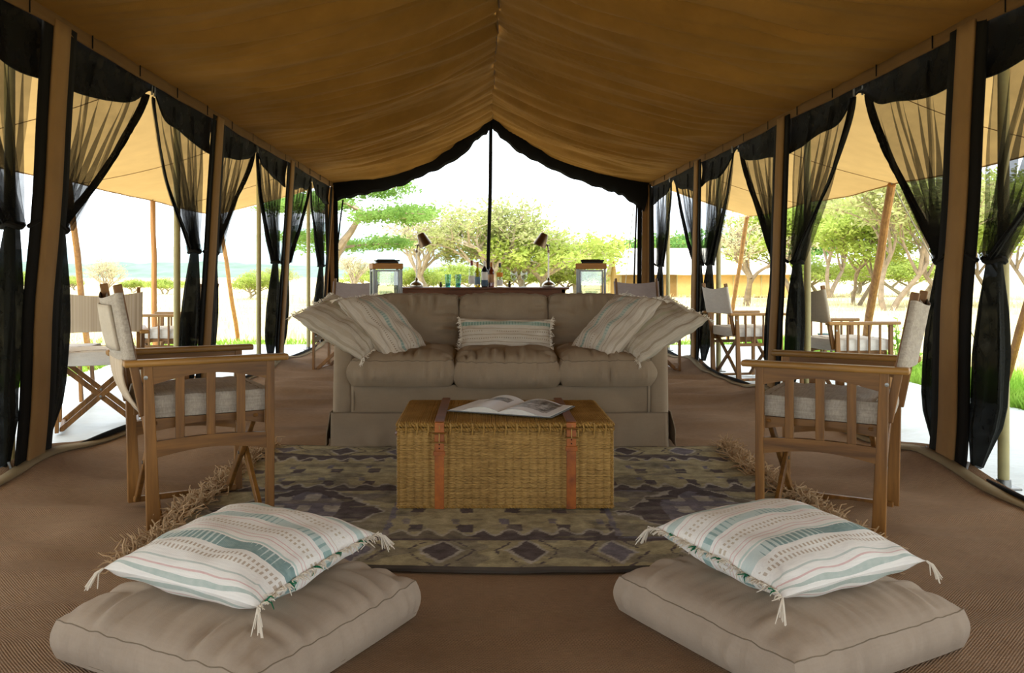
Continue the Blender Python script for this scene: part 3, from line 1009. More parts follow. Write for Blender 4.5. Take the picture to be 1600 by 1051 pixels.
def box_cushion(sx, sy, h, crown, seed, n=26, rnd_=0.10, bulge=0.02, wr=0.006, wfreq=9, crown_b=0.0, dip=0.0):
    """boxed cushion, base at z=0, seams at the top and bottom outline; returns mesh and seam loops"""
    m = MB()
    def out(u, v):
        c = rnd_ * (u * u * v * v) ** 2
        return sx / 2 * u * (1 - c), sy / 2 * v * (1 - c)
    def wrk(u, v, sd):
        d = max(abs(u), abs(v))
        tang = v if abs(u) > abs(v) else u
        k = max(0, (d - 0.35) / 0.65)
        return wr * k * noise.noise((tang * wfreq, d * 1.2, seed + sd)) * 2 + wr * 0.8 * noise.noise((u * 2.2, v * 2.2, seed + 3 + sd))
    def top(u, v):
        x, y = out(u, v)
        e = (1 - u ** 4) ** 0.6 * (1 - v ** 4) ** 0.6 if abs(u) < 1 and abs(v) < 1 else 0
        dipv = -dip * math.exp(-(u * u + v * v) / 0.3)
        return Vector((x, y, h + crown * e + dipv + wrk(u, v, 0) * (0.25 + e)))
    def bot(u, v):
        x, y = out(u, v)
        e = (1 - u ** 4) ** 0.6 * (1 - v ** 4) ** 0.6 if abs(u) < 1 and abs(v) < 1 else 0
        return Vector((x, y, -crown_b * e))
    m.grid(lambda a, b: top(2 * a - 1, 2 * b - 1), n, n)
    m.grid(lambda a, b: bot(2 * a - 1, 2 * b - 1), n, n, flip=True)
    ring = []
    for i in range(n): ring.append((2 * i / n - 1, -1))
    for i in range(n): ring.append((1, 2 * i / n - 1))
    for i in range(n): ring.append((1 - 2 * i / n, 1))
    for i in range(n): ring.append((-1, 1 - 2 * i / n))
    N = len(ring)
    lv = 6
    def side(a, b):
        i = int(round(a * N)) % N
        u, v = ring[i]
        p, q = bot(u, v), top(u, v)
        r = p.lerp(q, b)
        d = Vector((u if abs(u) >= 0.999 else 0, v if abs(v) >= 0.999 else 0, 0))
        if d.length > 0:
            d.normalize()
        tang = (v if abs(u) > abs(v) else u)
        bb = bulge * math.sin(math.pi * b) * (1 + 0.6 * noise.noise((tang * wfreq * 1.1, u + v, seed + 9)))
        return r + d * bb
    m.grid(side, N, lv, flip=False)
    tl = [top(u, v) for u, v in ring]
    bl = [bot(u, v) for u, v in ring]
    return m, tl, bl

def stripes(name, s, base, bands, slub=0.1, fade=1.0):
    """woven stripes along local x; bands: (kind, centre, width, colour)"""
    t = NT(name)
    x, y, z = t.sep()
    wob = t.math('MULTIPLY', t.math('SUBTRACT', t.noise(7.0, 2.0), 0.5), 0.006)
    v = t.math('ADD', t.math('ADD', t.math('DIVIDE', y, s), 0.5), wob)
    nz = t.noise(1.0, 2.0, 0.6, t.mapping((40, 90, 40)))
    col = t.ramp(t.noise(4.0, 3.0), [(0.3, tuple(c * 0.93 for c in lin(base)[:3])), (0.7, lin(base))])
    sl = t.noise(1.0, 3.0, 0.6, t.mapping((14, 220, 220)))
    col = t.mul(col, t.ramp(sl, [(0.3, (1 - slub,) * 3), (0.65, (1, 1, 1))]))
    dn = t.noise(3.0, 2.0)
    for kind, c, w, hx in bands:
        mk = t.math('LESS_THAN', t.math('ABSOLUTE', t.math('SUBTRACT', v, c)), w / 2)
        if kind == 'dash':
            sq = t.math('GREATER_THAN', t.math('SINE', t.math('MULTIPLY', x, 6.2832 * 72)), 0.1)
            keep = t.math('GREATER_THAN', dn, 0.40)
            mk = t.math('MULTIPLY', t.math('MULTIPLY', mk, sq), keep)
        elif kind == 'ikat':
            sq = t.math('GREATER_THAN', t.math('ADD', t.math('SINE', t.math('MULTIPLY', x, 6.2832 * 56)), t.math('MULTIPLY', t.math('SUBTRACT', dn, 0.5), 8.0)), 0.0)
            mk = t.math('MULTIPLY', mk, sq)
        f = t.math('MULTIPLY', mk, t.math('ADD', t.math('MULTIPLY', nz, 0.5), 0.55 * fade), True)
        col = t.mix(f, col, lin(hx))
    h = t.math('ADD', t.math('MULTIPLY', weave_height(t, 300), 0.5), t.noise(200.0, 2.0))
    return t.done(t.bsdf(col, 0.92, 0, t.bump(h, 0.3, 0.002), 0.1))

TEAL, DTEAL, PINK, TAN = '#9db8b2', '#6f8f8e', '#d6afab', '#b3a18b'
M['stripe_white'] = stripes('white_teal_stripe_cotton', 0.56, '#f2f0ea', [
    ('line', .06, .012, '#a8b8b0'), ('line', .085, .006, PINK), ('line', .115, .008, '#b9c4bd'),
    ('dash', .175, .022, TAN), ('dash', .212, .020, TAN), ('line', .285, .070, '#bccdc9'), ('ikat', .285, .070, DTEAL), ('line', .335, .012, '#b7cdc6'),
    ('line', .375, .006, PINK), ('line', .40, .005, PINK), ('dash', .445, .016, '#b9a98f'), ('dash', .475, .016, '#b9a98f'),
    ('line', .52, .005, PINK), ('line', .575, .060, '#b2c8c4'), ('ikat', .575, .060, '#86a5a2'), ('line', .63, .006, PINK), ('line', .655, .005, '#c9b8a8'),
    ('dash', .705, .016, '#c2b59d'), ('dash', .735, .016, '#c2b59d'), ('line', .785, .005, PINK), ('line', .845, .055, '#aec4bf'), ('line', .90, .006, PINK), ('line', .94, .01, '#b9c4bd')])
M['stripe_cream'] = stripes('cream_green_stripe_cotton', 0.50, '#cfc4b2', [
    ('line', .08, .012, '#a69884'), ('line', .14, .02, '#b5a793'), ('dash', .2, .02, '#8d7d68'), ('line', .27, .012, '#9c8d78'),
    ('line', .36, .06, '#a5b3a6'), ('ikat', .36, .05, '#849a90'), ('line', .44, .012, '#a3947f'), ('line', .49, .01, '#a3947f'), ('dash', .54, .018, '#917f68'),
    ('line', .60, .012, '#a3947f'), ('line', .68, .055, '#a9b5a8'), ('ikat', .68, .045, '#8a9d93'), ('line', .76, .012, '#9c8d78'), ('line', .82, .02, '#b5a793'), ('line', .9, .014, '#a69884')], 0.16)
M['stripe_grey'] = stripes('grey_beige_stripe_cotton', 0.50, '#c4b9a6', [
    ('line', .1, .02, '#a39681'), ('line', .18, .05, '#b0a28d'), ('line', .29, .015, '#94866f'), ('line', .38, .04, '#a89c86'),
    ('line', .47, .012, '#93856f'), ('line', .58, .05, '#aaa78f'), ('line', .67, .012, '#93856f'), ('line', .76, .03, '#a89c86'), ('line', .87, .02, '#9a8c77')], 0.18)
M['fringe'] = fabric('cotton_fringe', '#d9d0c0', 0.12, 300, 0.95, 0.1)
M['fringe_green'] = fabric('green_thread', '#1f6a4a', 0.2, 300, 0.9, 0.1)
M['fringe_rug'] = fabric('jute_fringe', '#b29673', 0.2, 300, 0.95, 0.1)

def fringe(parent, pos, edges, seed, mat, length=0.03, per=90, name='fringe', rr=0.0016, green=False):
    rn = random.Random(seed)
    m, g = MB(), MB()
    for ax, s in edges:
        for k in range(per):
            a = -1 + 2 * (k + rn.random() * 0.8) / per
            u, v = (s, a) if ax == 'x' else (a, s)
            p = pos(u * 0.995, v * 0.995, 1)
            d = Vector((s if ax == 'x' else rn.gauss(0, .5), s if ax == 'y' else rn.gauss(0, .5), rn.gauss(0.1, .5)))
            d.normalize()
            L = length * rn.uniform(0.5, 1.15)
            q = p + d * L * 0.55
            r = q + (d * 0.5 + Vector((rn.gauss(0, .5), rn.gauss(0, .5), -0.5))) * L * 0.45
            tgt = g if green and (k % 29) in (7, 8, 9, 10) else m
            tgt.tube([p, q, r], [rr * 1.3, rr * 1.2, rr * 0.7], 4)
    o = m.build(name, mat, parent)
    o['kind'] = 'stuff'
    if g.v:
        o2 = g.build('green_tuft', M['fringe_green'], parent)
        o2['kind'] = 'stuff'
    return o

def tassels(parent, pos, corners, seed, down=0.05):
    for i, (u, v) in enumerate(corners):
        rn = random.Random(seed + i)
        m = MB()
        p = pos(u, v, 1)
        d = Vector((u, v, 0)).normalized()
        for k in range(16):
            e = Vector((rn.gauss(0, .25), rn.gauss(0, .25), 0))
            L = down * rn.uniform(0.7, 1.1)
            m.tube([p, p + (d * 0.5 + e * 0.4) * L * 0.6 + Vector((0, 0, -0.2 * L)), p + (d * 0.75 + e) * L * 0.8 + Vector((0, 0, -0.9 * L))], [0.0025, 0.0022, 0.0012], 4)
        m.build('tassel', M['fringe'], parent)

M['beige'] = fabric('taupe_sofa_cotton', '#94836d', 0.07, 330, 0.9, 0.18, 0.05)
M['beige_floor'] = fabric('taupe_cushion_cotton', '#a39381', 0.06, 330, 0.9, 0.2, 0.06)
M['piping'] = fabric('taupe_seam', '#7d6f5d', 0.06, 330, 0.9, 0.1)

def floor_cushion(loc, rz, size, seed, label):
    t = thing('floor_cushion', label, 'cushion', loc, rz, 'floor cushions')
    m, tl, bl = box_cushion(size, size, 0.10, 0.062, seed, 60, 0.012, 0.018, 0.0125, 9, 0.0, 0.012)
    m.build('cover', M['beige_floor'], t, sharp=60)
    part('seam', M['piping'], t, lambda mm: mm.tube(tl, 0.0016, 6, closed=True))
    part('seam', M['piping'], t, lambda mm: mm.tube([p + Vector((0, 0, 0.012)) + Vector((p.x, p.y, 0)).normalized() * 0.004 for p in bl], 0.0014, 6, closed=True))
    return t
floor_cushion((-0.655, 2.345, 0.008), R(-28), 0.68, 2, 'taupe square floor cushion in the left foreground')
floor_cushion((0.84, 2.40, 0.008), R(29), 0.655, 5, 'taupe square floor cushion in the right foreground')
def top_pillow(loc, rot, seed, label, fringe_side):
    t = thing('striped_pillow', label, 'pillow', loc, 0, 'striped pillows on the floor cushions')
    t.rotation_euler = rot
    m, pos = pillow_mesh(0.51, 0.53, 0.165, seed, 44, 0.05, 0.007)
    m.build('cover', M['stripe_white'], t, sharp=0)
    fringe(t, pos, [('x', fringe_side)], seed, M['fringe'], 0.026, 150, 'fringe', 0.0016, True)
    tassels(t, pos, [(1, 1), (1, -1), (-1, 1), (-1, -1)], seed, 0.055)
top_pillow((-0.655, 2.36, 0.238), (R(3), R(2), R(-25)), 3, 'white teal-striped pillow lying on the left floor cushion', 1)
top_pillow((0.845, 2.42, 0.238), (R(3), R(-2), R(25)), 6, 'white teal-striped pillow lying on the right floor cushion', -1)

# ---------------------------------------------------------------- sofa
SX, SY = 0.094, 4.89           # centre of the front
sofa = thing('sofa', 'three-seat taupe slipcovered sofa with skirt in the middle of the tent', 'sofa', (SX, SY, 0))
def _arm(s):
    def f(m):
        prof = []
        # outline in (y, z): front rounded, top slopes a little up to the back
        L0, L1 = 0.0, 0.98
        m.rbox((s * 0.91, 0.49, 0.335), (0.135, 0.96, 0.62), 0.05, 4)
        for i, v in enumerate(m.v):
            x, y, z = v
            if z > 0.3:
                k = (z - 0.3) / 0.35
                x += -s * 0.012 * k
                z += 0.03 * k * (y / 0.98)
            z += 0.006 * noise.noise((x * 9, y * 6, z * 4))
            x += 0.006 * noise.noise((x * 4, y * 6, z * 7 + 4))
            m.v[i] = (x, y, z)
    return f
for s in (-1, 1):
    part('arm', M['beige'], sofa, _arm(s), sharp=50)
part('base', M['beige'], sofa, lambda m: m.rbox((0, 0.50, 0.22), (1.72, 0.93, 0.30), 0.015, 2))
def _front(u, v):
    x = -0.86 + 1.72 * u
    z = 0.37 - 0.165 * v
    return Vector((x, 0.008 + 0.018 * noise.noise((x * 6 + z * 8, z * 5, 2)), z))
part('front_panel', M['beige'], sofa, lambda m: m.grid(_front, 80, 10), solid=0.006)
part('back_frame', M['beige'], sofa, lambda m: m.rbox((0, 0.90, 0.45), (1.74, 0.16, 0.76), 0.05, 4))
def skirt(p0, p1, nrm, seed, flare=0.03):
    p0, p1, nrm = Vector(p0), Vector(p1), Vector(nrm)
    def fn(u, v):
        p = p0.lerp(p1, u)
        L = (p1 - p0).length
        w = 0.036 * noise.noise((u * L * 5 + v * 0.8, v * 0.8, seed)) * v + 0.009 * noise.noise((u * L * 17, v * 1.2, seed + 1)) * v
        return p + nrm * (0.006 + flare * v + w) + Vector((0, 0, 0.215 - 0.197 * v))
    return fn
M['skirt'] = M['beige']
part('skirt', M['beige'], sofa, lambda m: m.grid(skirt((-0.975, 0, 0), (0.955, 0, 0), (0, -1, 0), 1), 110, 14), solid=0.005)
part('skirt', M['beige'], sofa, lambda m: m.grid(skirt((-0.975, 0.97, 0), (-0.975, 0.0, 0), (-1, 0, 0), 2), 60, 14), solid=0.005)
part('skirt', M['beige'], sofa, lambda m: m.grid(skirt((0.975, 0.02, 0), (0.975, 0.97, 0), (1, 0, 0), 3), 60, 14), solid=0.005)
part('skirt_seam', M['piping'], sofa, lambda m: m.tube([(-0.98, -0.008, 0.213), (-0.3, -0.012, 0.213), (0.4, -0.010, 0.213), (0.96, -0.008, 0.213)], 0.003, 5))
for s in (-1, 1):
    part('arm_seam', M['piping'], sofa, lambda m: m.tube([(s * 0.845, 0.004, 0.21), (s * 0.845, 0.004, 0.40)], 0.003, 5))
# seat cushions
def seat(x0, x1, seed, tip):
    w = x1 - x0
    m, tl, bl = box_cushion(w, 0.74, 0.145, 0.055, seed, 44, 0.06, 0.035, 0.019, 11, 0.0)
    for i, v in enumerate(m.v):
        # front edge droops and rounds
        k = max(0, (-v[1] - 0.22) / 0.15)
        m.v[i] = (v[0] + (x0 + x1) / 2, v[1] + 0.335 , v[2] + 0.372 - tip * k * k)
    o = m.build('seat_cushion', M['beige'], sofa, sharp=60)
    part('seam', M['piping'], o, lambda mm: mm.tube([Vector((p.x + (x0 + x1) / 2, p.y + 0.335, p.z + 0.372 - tip * max(0, (-p.y - 0.22) / 0.15) ** 2)) for p in tl], 0.003, 5, closed=True))
seat(-0.885 + 0.012, -0.27, 1, 0.006)
seat(-0.265, 0.335, 13, 0.016)
seat(0.34, 0.875, 8, 0.006)
# back cushions
def back(x0, x1, seed):
    w = x1 - x0
    m, tl, bl = box_cushion(w, 0.46, 0.13, 0.045, seed, 40, 0.06, 0.02, 0.024, 8, 0.0)
    rot = Matrix.Rotation(R(90 - 13), 3, 'X')
    off = Vector(((x0 + x1) / 2, 0.77, 0.622))
    m.v = [tuple(rot @ Vector(v) + off) for v in m.v]
    o = m.build('back_cushion', M['beige'], sofa, sharp=60)
    part('seam', M['piping'], o, lambda mm: mm.tube([rot @ p + off for p in tl], 0.003, 5, closed=True))
back(-0.83, -0.264, 21)
back(-0.258, 0.318, 22)
back(0.324, 0.83, 25)

def oriented(o, c, U, N):
    U = Vector(U).normalized()
    N = Vector(N)
    N = (N - U * N.dot(U)).normalized()
    V = N.cross(U)
    mat = Matrix((U, V, N)).transposed().to_4x4()
    mat.translation = Vector(c)
    o.matrix_world = mat
def sofa_pillow(c, U, N, w, h, t, mat, seed, label, fr, group='striped pillows on the sofa'):
    o = thing('throw_pillow', label, 'pillow', (0, 0, 0), 0, group)
    m, pos = pillow_mesh(w, h, t, seed, 40, 0.05, 0.013)
    m.build('cover', mat, o, sharp=0)
    fringe(o, pos, fr, seed, M['fringe'], 0.028, 70, 'fringe', 0.002)
    tassels(o, pos, [(1, 1), (1, -1), (-1, 1), (-1, -1)], seed, 0.03)
    oriented(o, c, U, N)
    return o
sofa_pillow(P(601, 511, 5.16), (0.66, -0.30, -0.69), (0.62, -0.36, 0.72), 0.52, 0.44, 0.17, M['stripe_cream'], 1, 'cream green-striped pillow leaning in the left corner of the sofa', [('x', -1), ('x', 1)])
sofa_pillow(P(542, 508, 5.08), (0.80, -0.22, -0.46), (0.30, -0.42, 0.88), 0.50, 0.44, 0.15, M['stripe_grey'], 2, 'beige striped pillow slumped over the left sofa arm', [('x', -1), ('x', 1)])
sofa_pillow(P(960, 511, 5.16), (-0.66, -0.30, -0.69), (-0.62, -0.36, 0.72), 0.52, 0.44, 0.17, M['stripe_cream'], 3, 'cream green-striped pillow leaning in the right corner of the sofa', [('x', -1), ('x', 1)])
sofa_pillow(P(1020, 512, 5.08), (-0.80, -0.22, -0.46), (-0.30, -0.42, 0.88), 0.50, 0.44, 0.15, M['stripe_grey'], 4, 'beige striped pillow slumped over the right sofa arm', [('x', -1), ('x', 1)])
M['stripe_lumbar'] = stripes('lumbar_stripe_cotton', 0.22, '#cfc4b2', [
    ('line', .12, .03, '#a69884'), ('line', .25, .02, '#8d7d68'), ('dash', .36, .03, '#8d7d68'), ('line', .46, .025, '#9c8d78'), ('dash', .56, .03, '#917f68'), ('line', .64, .02, '#9c8d78'),
    ('line', .80, .12, '#8fa99b'), ('ikat', .80, .10, '#6d8b80'), ('line', .92, .02, '#a3947f')], 0.16)
sofa_pillow(P(790, 524, 5.30), (1, 0.0, -0.01), (0, -0.90, 0.30), 0.575, 0.215, 0.13, M['stripe_lumbar'], 5, 'long striped lumbar pillow in the middle of the sofa', [('x', -1), ('x', 1)])

# ---------------------------------------------------------------- rug
def rug_colour(X, Y, x0, x1, y0, y1, rn_):
    u, v = (X - x0) / (x1 - x0), (Y - y0) / (y1 - y0)
    yel, oli, gry, dark, lil, pale = [lin(h)[:3] for h in ('#b3a885', '#958d77', '#8d867c', '#574d52', '#7a7582', '#bab3a8')]
    n = noise.noise((X * 5, Y * 9, 1)); n2 = noise.noise((X * 22, Y * 26, 2)); n3 = noise.noise((X * 2, Y * 3, 8))
    jx = X + 0.014 * noise.noise((X * 9, Y * 9, 5)) + 0.008 * noise.noise((X * 26, Y * 30, 5)); jy = Y + 0.012 * noise.noise((X * 9, Y * 9, 9)) + 0.007 * noise.noise((X * 26, Y * 30, 19))
    X0, Y0 = X, Y
    u, v = (jx - x0) / (x1 - x0), (jy - y0) / (y1 - y0)
    u, v = max(0, min(1, u)), max(0, min(1, v))
    n4 = noise.noise((X * 2.2, Y * 14, 31))
    c = oli if n3 < 0.05 else gry
    if n > 0.2: c = yel
    # borders
    if v < 0.15 or v > 0.87:
        c = yel if n > -0.12 else oli
        k = (jx * 3.2) % 1.0
        b = (v - 0.075) / 0.075 if v < 0.15 else (v - 0.935) / 0.065
        d = abs(k - 0.5) * 2.0 + abs(b) * 0.55
        if d < 0.42: c = dark if int(jx * 3.2) % 2 == 0 else lil
        elif d < 0.52: c = pale
        elif 0.7 < d < 0.78 and n2 > -0.1: c = dark
        if 0.137 < v < 0.15 or 0.87 < v < 0.88: c = dark
        return mixc(c, n2)
    # field: three columns of panels with hexagon medallions
    col = int(min(2, u * 3)); cu = (u * 3 - col) * 2 - 1
    vv = (v - 0.15) / 0.72
    row = int(min(1, vv * 2)); rv = (vv * 2 - row) * 2 - 1
    if abs(cu) > 0.95: c = lil
    if abs(rv) > 0.93 : c = dark if n > -0.2 else lil
    style = (col + row) % 2
    hx = abs(cu + (jx - X) * 4) * 0.75 + abs(rv + (jy - Y) * 6) * 0.55
    if style == 0:
        if hx < 0.66: c = dark
        if hx < 0.70 and hx > 0.66: c = pale
        if hx < 0.52 and abs(cu) < 0.42:
            c = pale if (math.sin(cu * 22) > -0.1 and math.sin(rv * 13) > -0.2) else lil
    else:
        sx_ = abs(rv) * 0.9 + 0.08 * math.sin(cu * 26)
        if sx_ > 0.74: c = dark
        elif sx_ > 0.68: c = pale
        else:
            c = yel if n > -0.2 else oli
            if math.sin(cu * 14) > 0.62 and math.sin(rv * 9 + 1) > 0.4: c = dark
            if math.sin(cu * 14 + 1.4) > 0.9 and math.sin(rv * 9 - 1) > 0.7: c = lil
    if n4 > 0.25: c = tuple(c[i] * 0.7 + yel[i] * 0.3 for i in range(3))
    if n4 < -0.28: c = tuple(c[i] * 0.75 + gry[i] * 0.25 for i in range(3))
    return mixc(c, n2 + 0.5 * n)
def mixc(c, n):
    k = 1.05 + 0.42 * n
    g = (0.215, 0.195, 0.150)
    a = 0.20
    return tuple((c[i] * (1 - a) + g[i] * a) * k for i in range(3))
def build_rug():
    x0, x1, y0, y1 = -1.22, 1.36, 2.87, 4.86
    t = thing('rug', 'olive and charcoal kilim rug with diamond medallions under the wicker trunk', 'rug', (0.07, 3.86, 0))
    nx, ny = 380, 290
    m = MB()
    def zt(X, Y):
        ed = 1.0
        return floor_z(X, Y) + 0.022 + 0.003 * noise.noise((X * 6, Y * 6, 0)) + 0.006 * max(0, noise.noise((X * 1.6, Y * 1.2, 4))) * (1 if Y < 3.3 or Y > 4.5 or X < -.6 or X > .8 else 0)
    def pt(u, v):
        X = x0 + (x1 - x0) * u + 0.012 * math.sin(v * 7)
        Y = y0 + (y1 - y0) * v + 0.022 * math.sin(u * 9) * (1 - v) + 0.02 * math.sin(u * 6 + 1) * v
        return X, Y
    def top(u, v):
        X, Y = pt(u, v)
        return (X - 0.07, Y - 3.86, zt(X, Y))
    m.grid(top, nx, ny)
    me_cols = []
    rn_ = random.Random(1)
    for j in range(ny + 1):
        for i in range(nx + 1):
            X, Y = pt(i / nx, j / ny)
            me_cols.append(rug_colour(X, Y, x0, x1, y0, y1, rn_))
    tm = NT('kilim_wool')
    at = tm.n('ShaderNodeVertexColor')
    at.layer_name = 'pattern'
    pile = tm.noise(1.0, 3.0, 0.7, tm.mapping((70, 260, 60)))
    cc = tm.mul(at.outputs[0], tm.ramp(pile, [(0.3, (0.62, 0.61, 0.6)), (0.68, (1.18, 1.17, 1.15))]))
    hh = tm.math('ADD', pile, tm.noise(300.0, 2.0))
    M['rug'] = tm.done(tm.bsdf(cc, 0.97, 0, tm.bump(hh, 0.8, 0.006), 0.05))
    o = m.build('woven_field', M['rug'], t, sharp=0)
    ca = o.data.color_attributes.new('pattern', 'FLOAT_COLOR', 'POINT')
    flat = []
    for c in me_cols:
        flat += [c[0], c[1], c[2], 1.0]
    ca.data.foreach_set('color', flat)
    # bound edges
    M['rug_edge'] = fabric('rug_edge_wool', '#4c443c', 0.2, 300, 0.95, 0.3)
    for ring in ([(i / 60, 0) for i in range(61)], [(i / 60, 1) for i in range(61)]):
        part('edge_binding', M['rug_edge'], t, lambda mm: mm.tube([Vector(top(*r)) - Vector((0, 0, 0.009)) for r in ring], 0.011, 6))
    for sx_ in (0, 1):
        s = -1 if sx_ == 0 else 1
        part('edge_binding', M['rug_edge'], t, lambda mm: mm.tube([Vector(top(sx_, i / 60)) - Vector((0, 0, 0.009)) for i in range(61)], 0.010, 6))
        rn = random.Random(40 + sx_)
        mm = MB()
        n = 1700
        for k in range(n):
            v = (k + rn.random()) / n
            p = Vector(top(sx_, v)) - Vector((s * 0.01, 0, 0.004))
            L = rn.uniform(0.07, 0.13)
            pts = [p]
            d = Vector((s, rn.gauss(0, .5), rn.uniform(0.0, .5))).normalized()
            for j in range(5):
                d = (d + Vector((rn.gauss(0, .8), rn.gauss(0, .8), rn.gauss(-0.05, .5)))).normalized()
                q = pts[-1] + d * L / 5
                gx, gy = q.x + 0.07, q.y + 3.86
                q.z = max(q.z, floor_z(gx, gy) + 0.006)
                pts.append(q)
            mm.tube(pts, [0.0032, 0.0032, 0.003, 0.003, 0.0028, 0.002], 4)
        f = mm.build('fringe', M['fringe_rug'], t)
        f['kind'] = 'stuff'
build_rug()

# ---------------------------------------------------------------- wicker trunk
def rush(name, a, b):
    t = NT(name)
    n1 = t.noise(1.0, 4.0, 0.65, t.mapping((9, 9, 90)))
    n2 = t.noise(2.5, 3.0)
    n3 = t.noise(1.0, 3.0, 0.6, t.mapping((60, 60, 300)))
    f = t.math('ADD', t.math('MULTIPLY', n1, 0.6), t.math('MULTIPLY', n2, 0.4))
    c = t.ramp(f, [(0.3, lin(a)), (0.7, lin(b))])
    c = t.mul(c, t.ramp(n3, [(0.3, (0.7, 0.68, 0.62)), (0.65, (1.05, 1.05, 1.0))]))
    return t.done(t.bsdf(c, 0.55, 0, t.bump(n3, 0.4, 0.002), 0.3))
M['rush'] = rush('woven_rush', '#7d5c2c', '#c29c5c')
M['rush_dark'] = rush('rush_inner', '#4f3818', '#6b4c22')
M['rush_edge'] = rush('rush_binding', '#83602a', '#b08a48')
def leather(name, a, b):
    t = NT(name)
    c = t.ramp(t.noise(14.0, 5.0, 0.65), [(0.3, lin(a)), (0.72, lin(b))])
    return t.done(t.bsdf(c, 0.42, 0, t.bump(t.noise(120.0, 4.0), 0.15, 0.002), 0.45))
M['leather'] = leather('tan_leather', '#74380a', '#b0621a')
M['leather_dark'] = leather('worn_dark_leather', '#4d2a1c', '#7d4a30')
TZ = 0.026
TX, TY, TW, TD, TH = 0.087, 3.566, 0.893, 0.64, 0.352
trunk = thing('wicker_trunk', 'woven rush trunk with two brown leather straps on the rug', 'trunk', (TX, TY + TD / 2, TZ), 0)
hw, hd = TW / 2, TD / 2
part('inner_body', M['rush_dark'], trunk, lambda m: m.box((0, 0, TH / 2 - 0.005), (TW - 0.03, TD - 0.03, TH - 0.02)))
def weave_panel(name, origin, ux, uz, nrm, W, H, rows, stakes, seed, mat='rush'):
    """rows of flattened rush strands running over and under upright stakes"""
    m = MB()
    o, ux, uz, nrm = Vector(origin), Vector(ux), Vector(uz), Vector(nrm)
    per = 6
    nseg = stakes * per
    rh = H / rows
    rn = random.Random(seed)
    vs, fs = [], []
    for r in range(rows):
        ph = 0.25 * (r % 2)
        j = rn.uniform(-.1, .1) * rh
        base = len(vs)
        kk = rn.uniform(0.85, 1.1)
        for i in range(nseg + 1):
            s = i / nseg
            a = s * stakes * math.pi + ph
            dn = 0.011 * abs(math.sin(a)) - 0.002 + 0.0012 * noise.noise((s * 30, r * 0.7, seed))
            hh = rh * 0.52 * kk * (1 + 0.12 * noise.noise((s * 18, r, seed + 2)))
            z = (r + 0.5) * rh + j + rh * 0.25 * noise.noise((s * 4, r * 0.15, seed + 4)) 
            z = min(max(z, 0.001), H - 0.001)
            p = o + ux * (s * W) + uz * z
            vs += [p + uz * hh + nrm * (dn - 0.003), p + nrm * (dn + 0.0025), p - uz * hh + nrm * (dn - 0.003)]
        for i in range(nseg):
            b = base + i * 3
            fs += [(b, b + 1, b + 4, b + 3), (b + 1, b + 2, b + 5, b + 4)]
    m.add(vs, fs, True)
    q = m.build(name, M[mat], trunk, sharp=0)
    q['kind'] = 'stuff'
    return q
weave_panel('front_weave', (-hw, -hd, 0.008), (1, 0, 0), (0, 0, 1), (0, -1, 0), TW, TH - 0.035, 46, 26, 1)
weave_panel('side_weave', (-hw, hd, 0.008), (0, -1, 0), (0, 0, 1), (-1, 0, 0), TD, TH - 0.035, 52, 24, 2)
weave_panel('side_weave', (hw, -hd, 0.008), (0, 1, 0), (0, 0, 1), (1, 0, 0), TD, TH - 0.035, 52, 24, 3)
weave_panel('back_weave', (hw, hd, 0.008), (-1, 0, 0), (0, 0, 1), (0, 1, 0), TW, TH - 0.035, 52, 34, 4)
weave_panel('lid_weave', (-hw, -hd, TH), (0, 1, 0), (1, 0, 0), (0, 0, 1), TD, TW, 110, 22, 5)
def rope_edge(m, pts, r, turns, strands=2):
    """twisted binding along a line"""
    a, b = Vector(pts[0]), Vector(pts[1])
    d = (b - a)
    L = d.length
    t = d.normalized()
    x = t.orthogonal().normalized()
    y = t.cross(x)
    n = int(turns * 6)
    for k in range(strands):
        m.tube([a + t * L * i / n + (x * math.cos(i / n * turns * 6.2832 + k * 6.2832 / strands) + y * math.sin(i / n * turns * 6.2832 + k * 6.2832 / strands)) * r * 0.55 for i in range(n + 1)], r * 0.62, 5)
for z, r in ((TH - 0.004, 0.009), (TH - 0.022, 0.008), (0.006, 0.007)):
    nm = 'lid_rim' if z > 0.1 else 'foot_rim'
    for a, b in (((-hw, -hd - .004), (hw, -hd - .004)), ((-hw - .004, -hd), (-hw - .004, hd)), ((hw + .004, -hd), (hw + .004, hd)), ((-hw, hd + .004), (hw, hd + .004))):
        part(nm, M['rush_edge'], trunk, lambda m: rope_edge(m, ((a[0], a[1], z), (b[0], b[1], z)), r, 34))
for sx_ in (-1, 1):
    for sy_ in (-1, 1):
        part('corner_binding', M['rush_edge'], trunk, lambda m: rope_edge(m, ((sx_ * hw, sy_ * hd, 0.0), (sx_ * hw, sy_ * hd, TH - 0.02)), 0.007, 18))
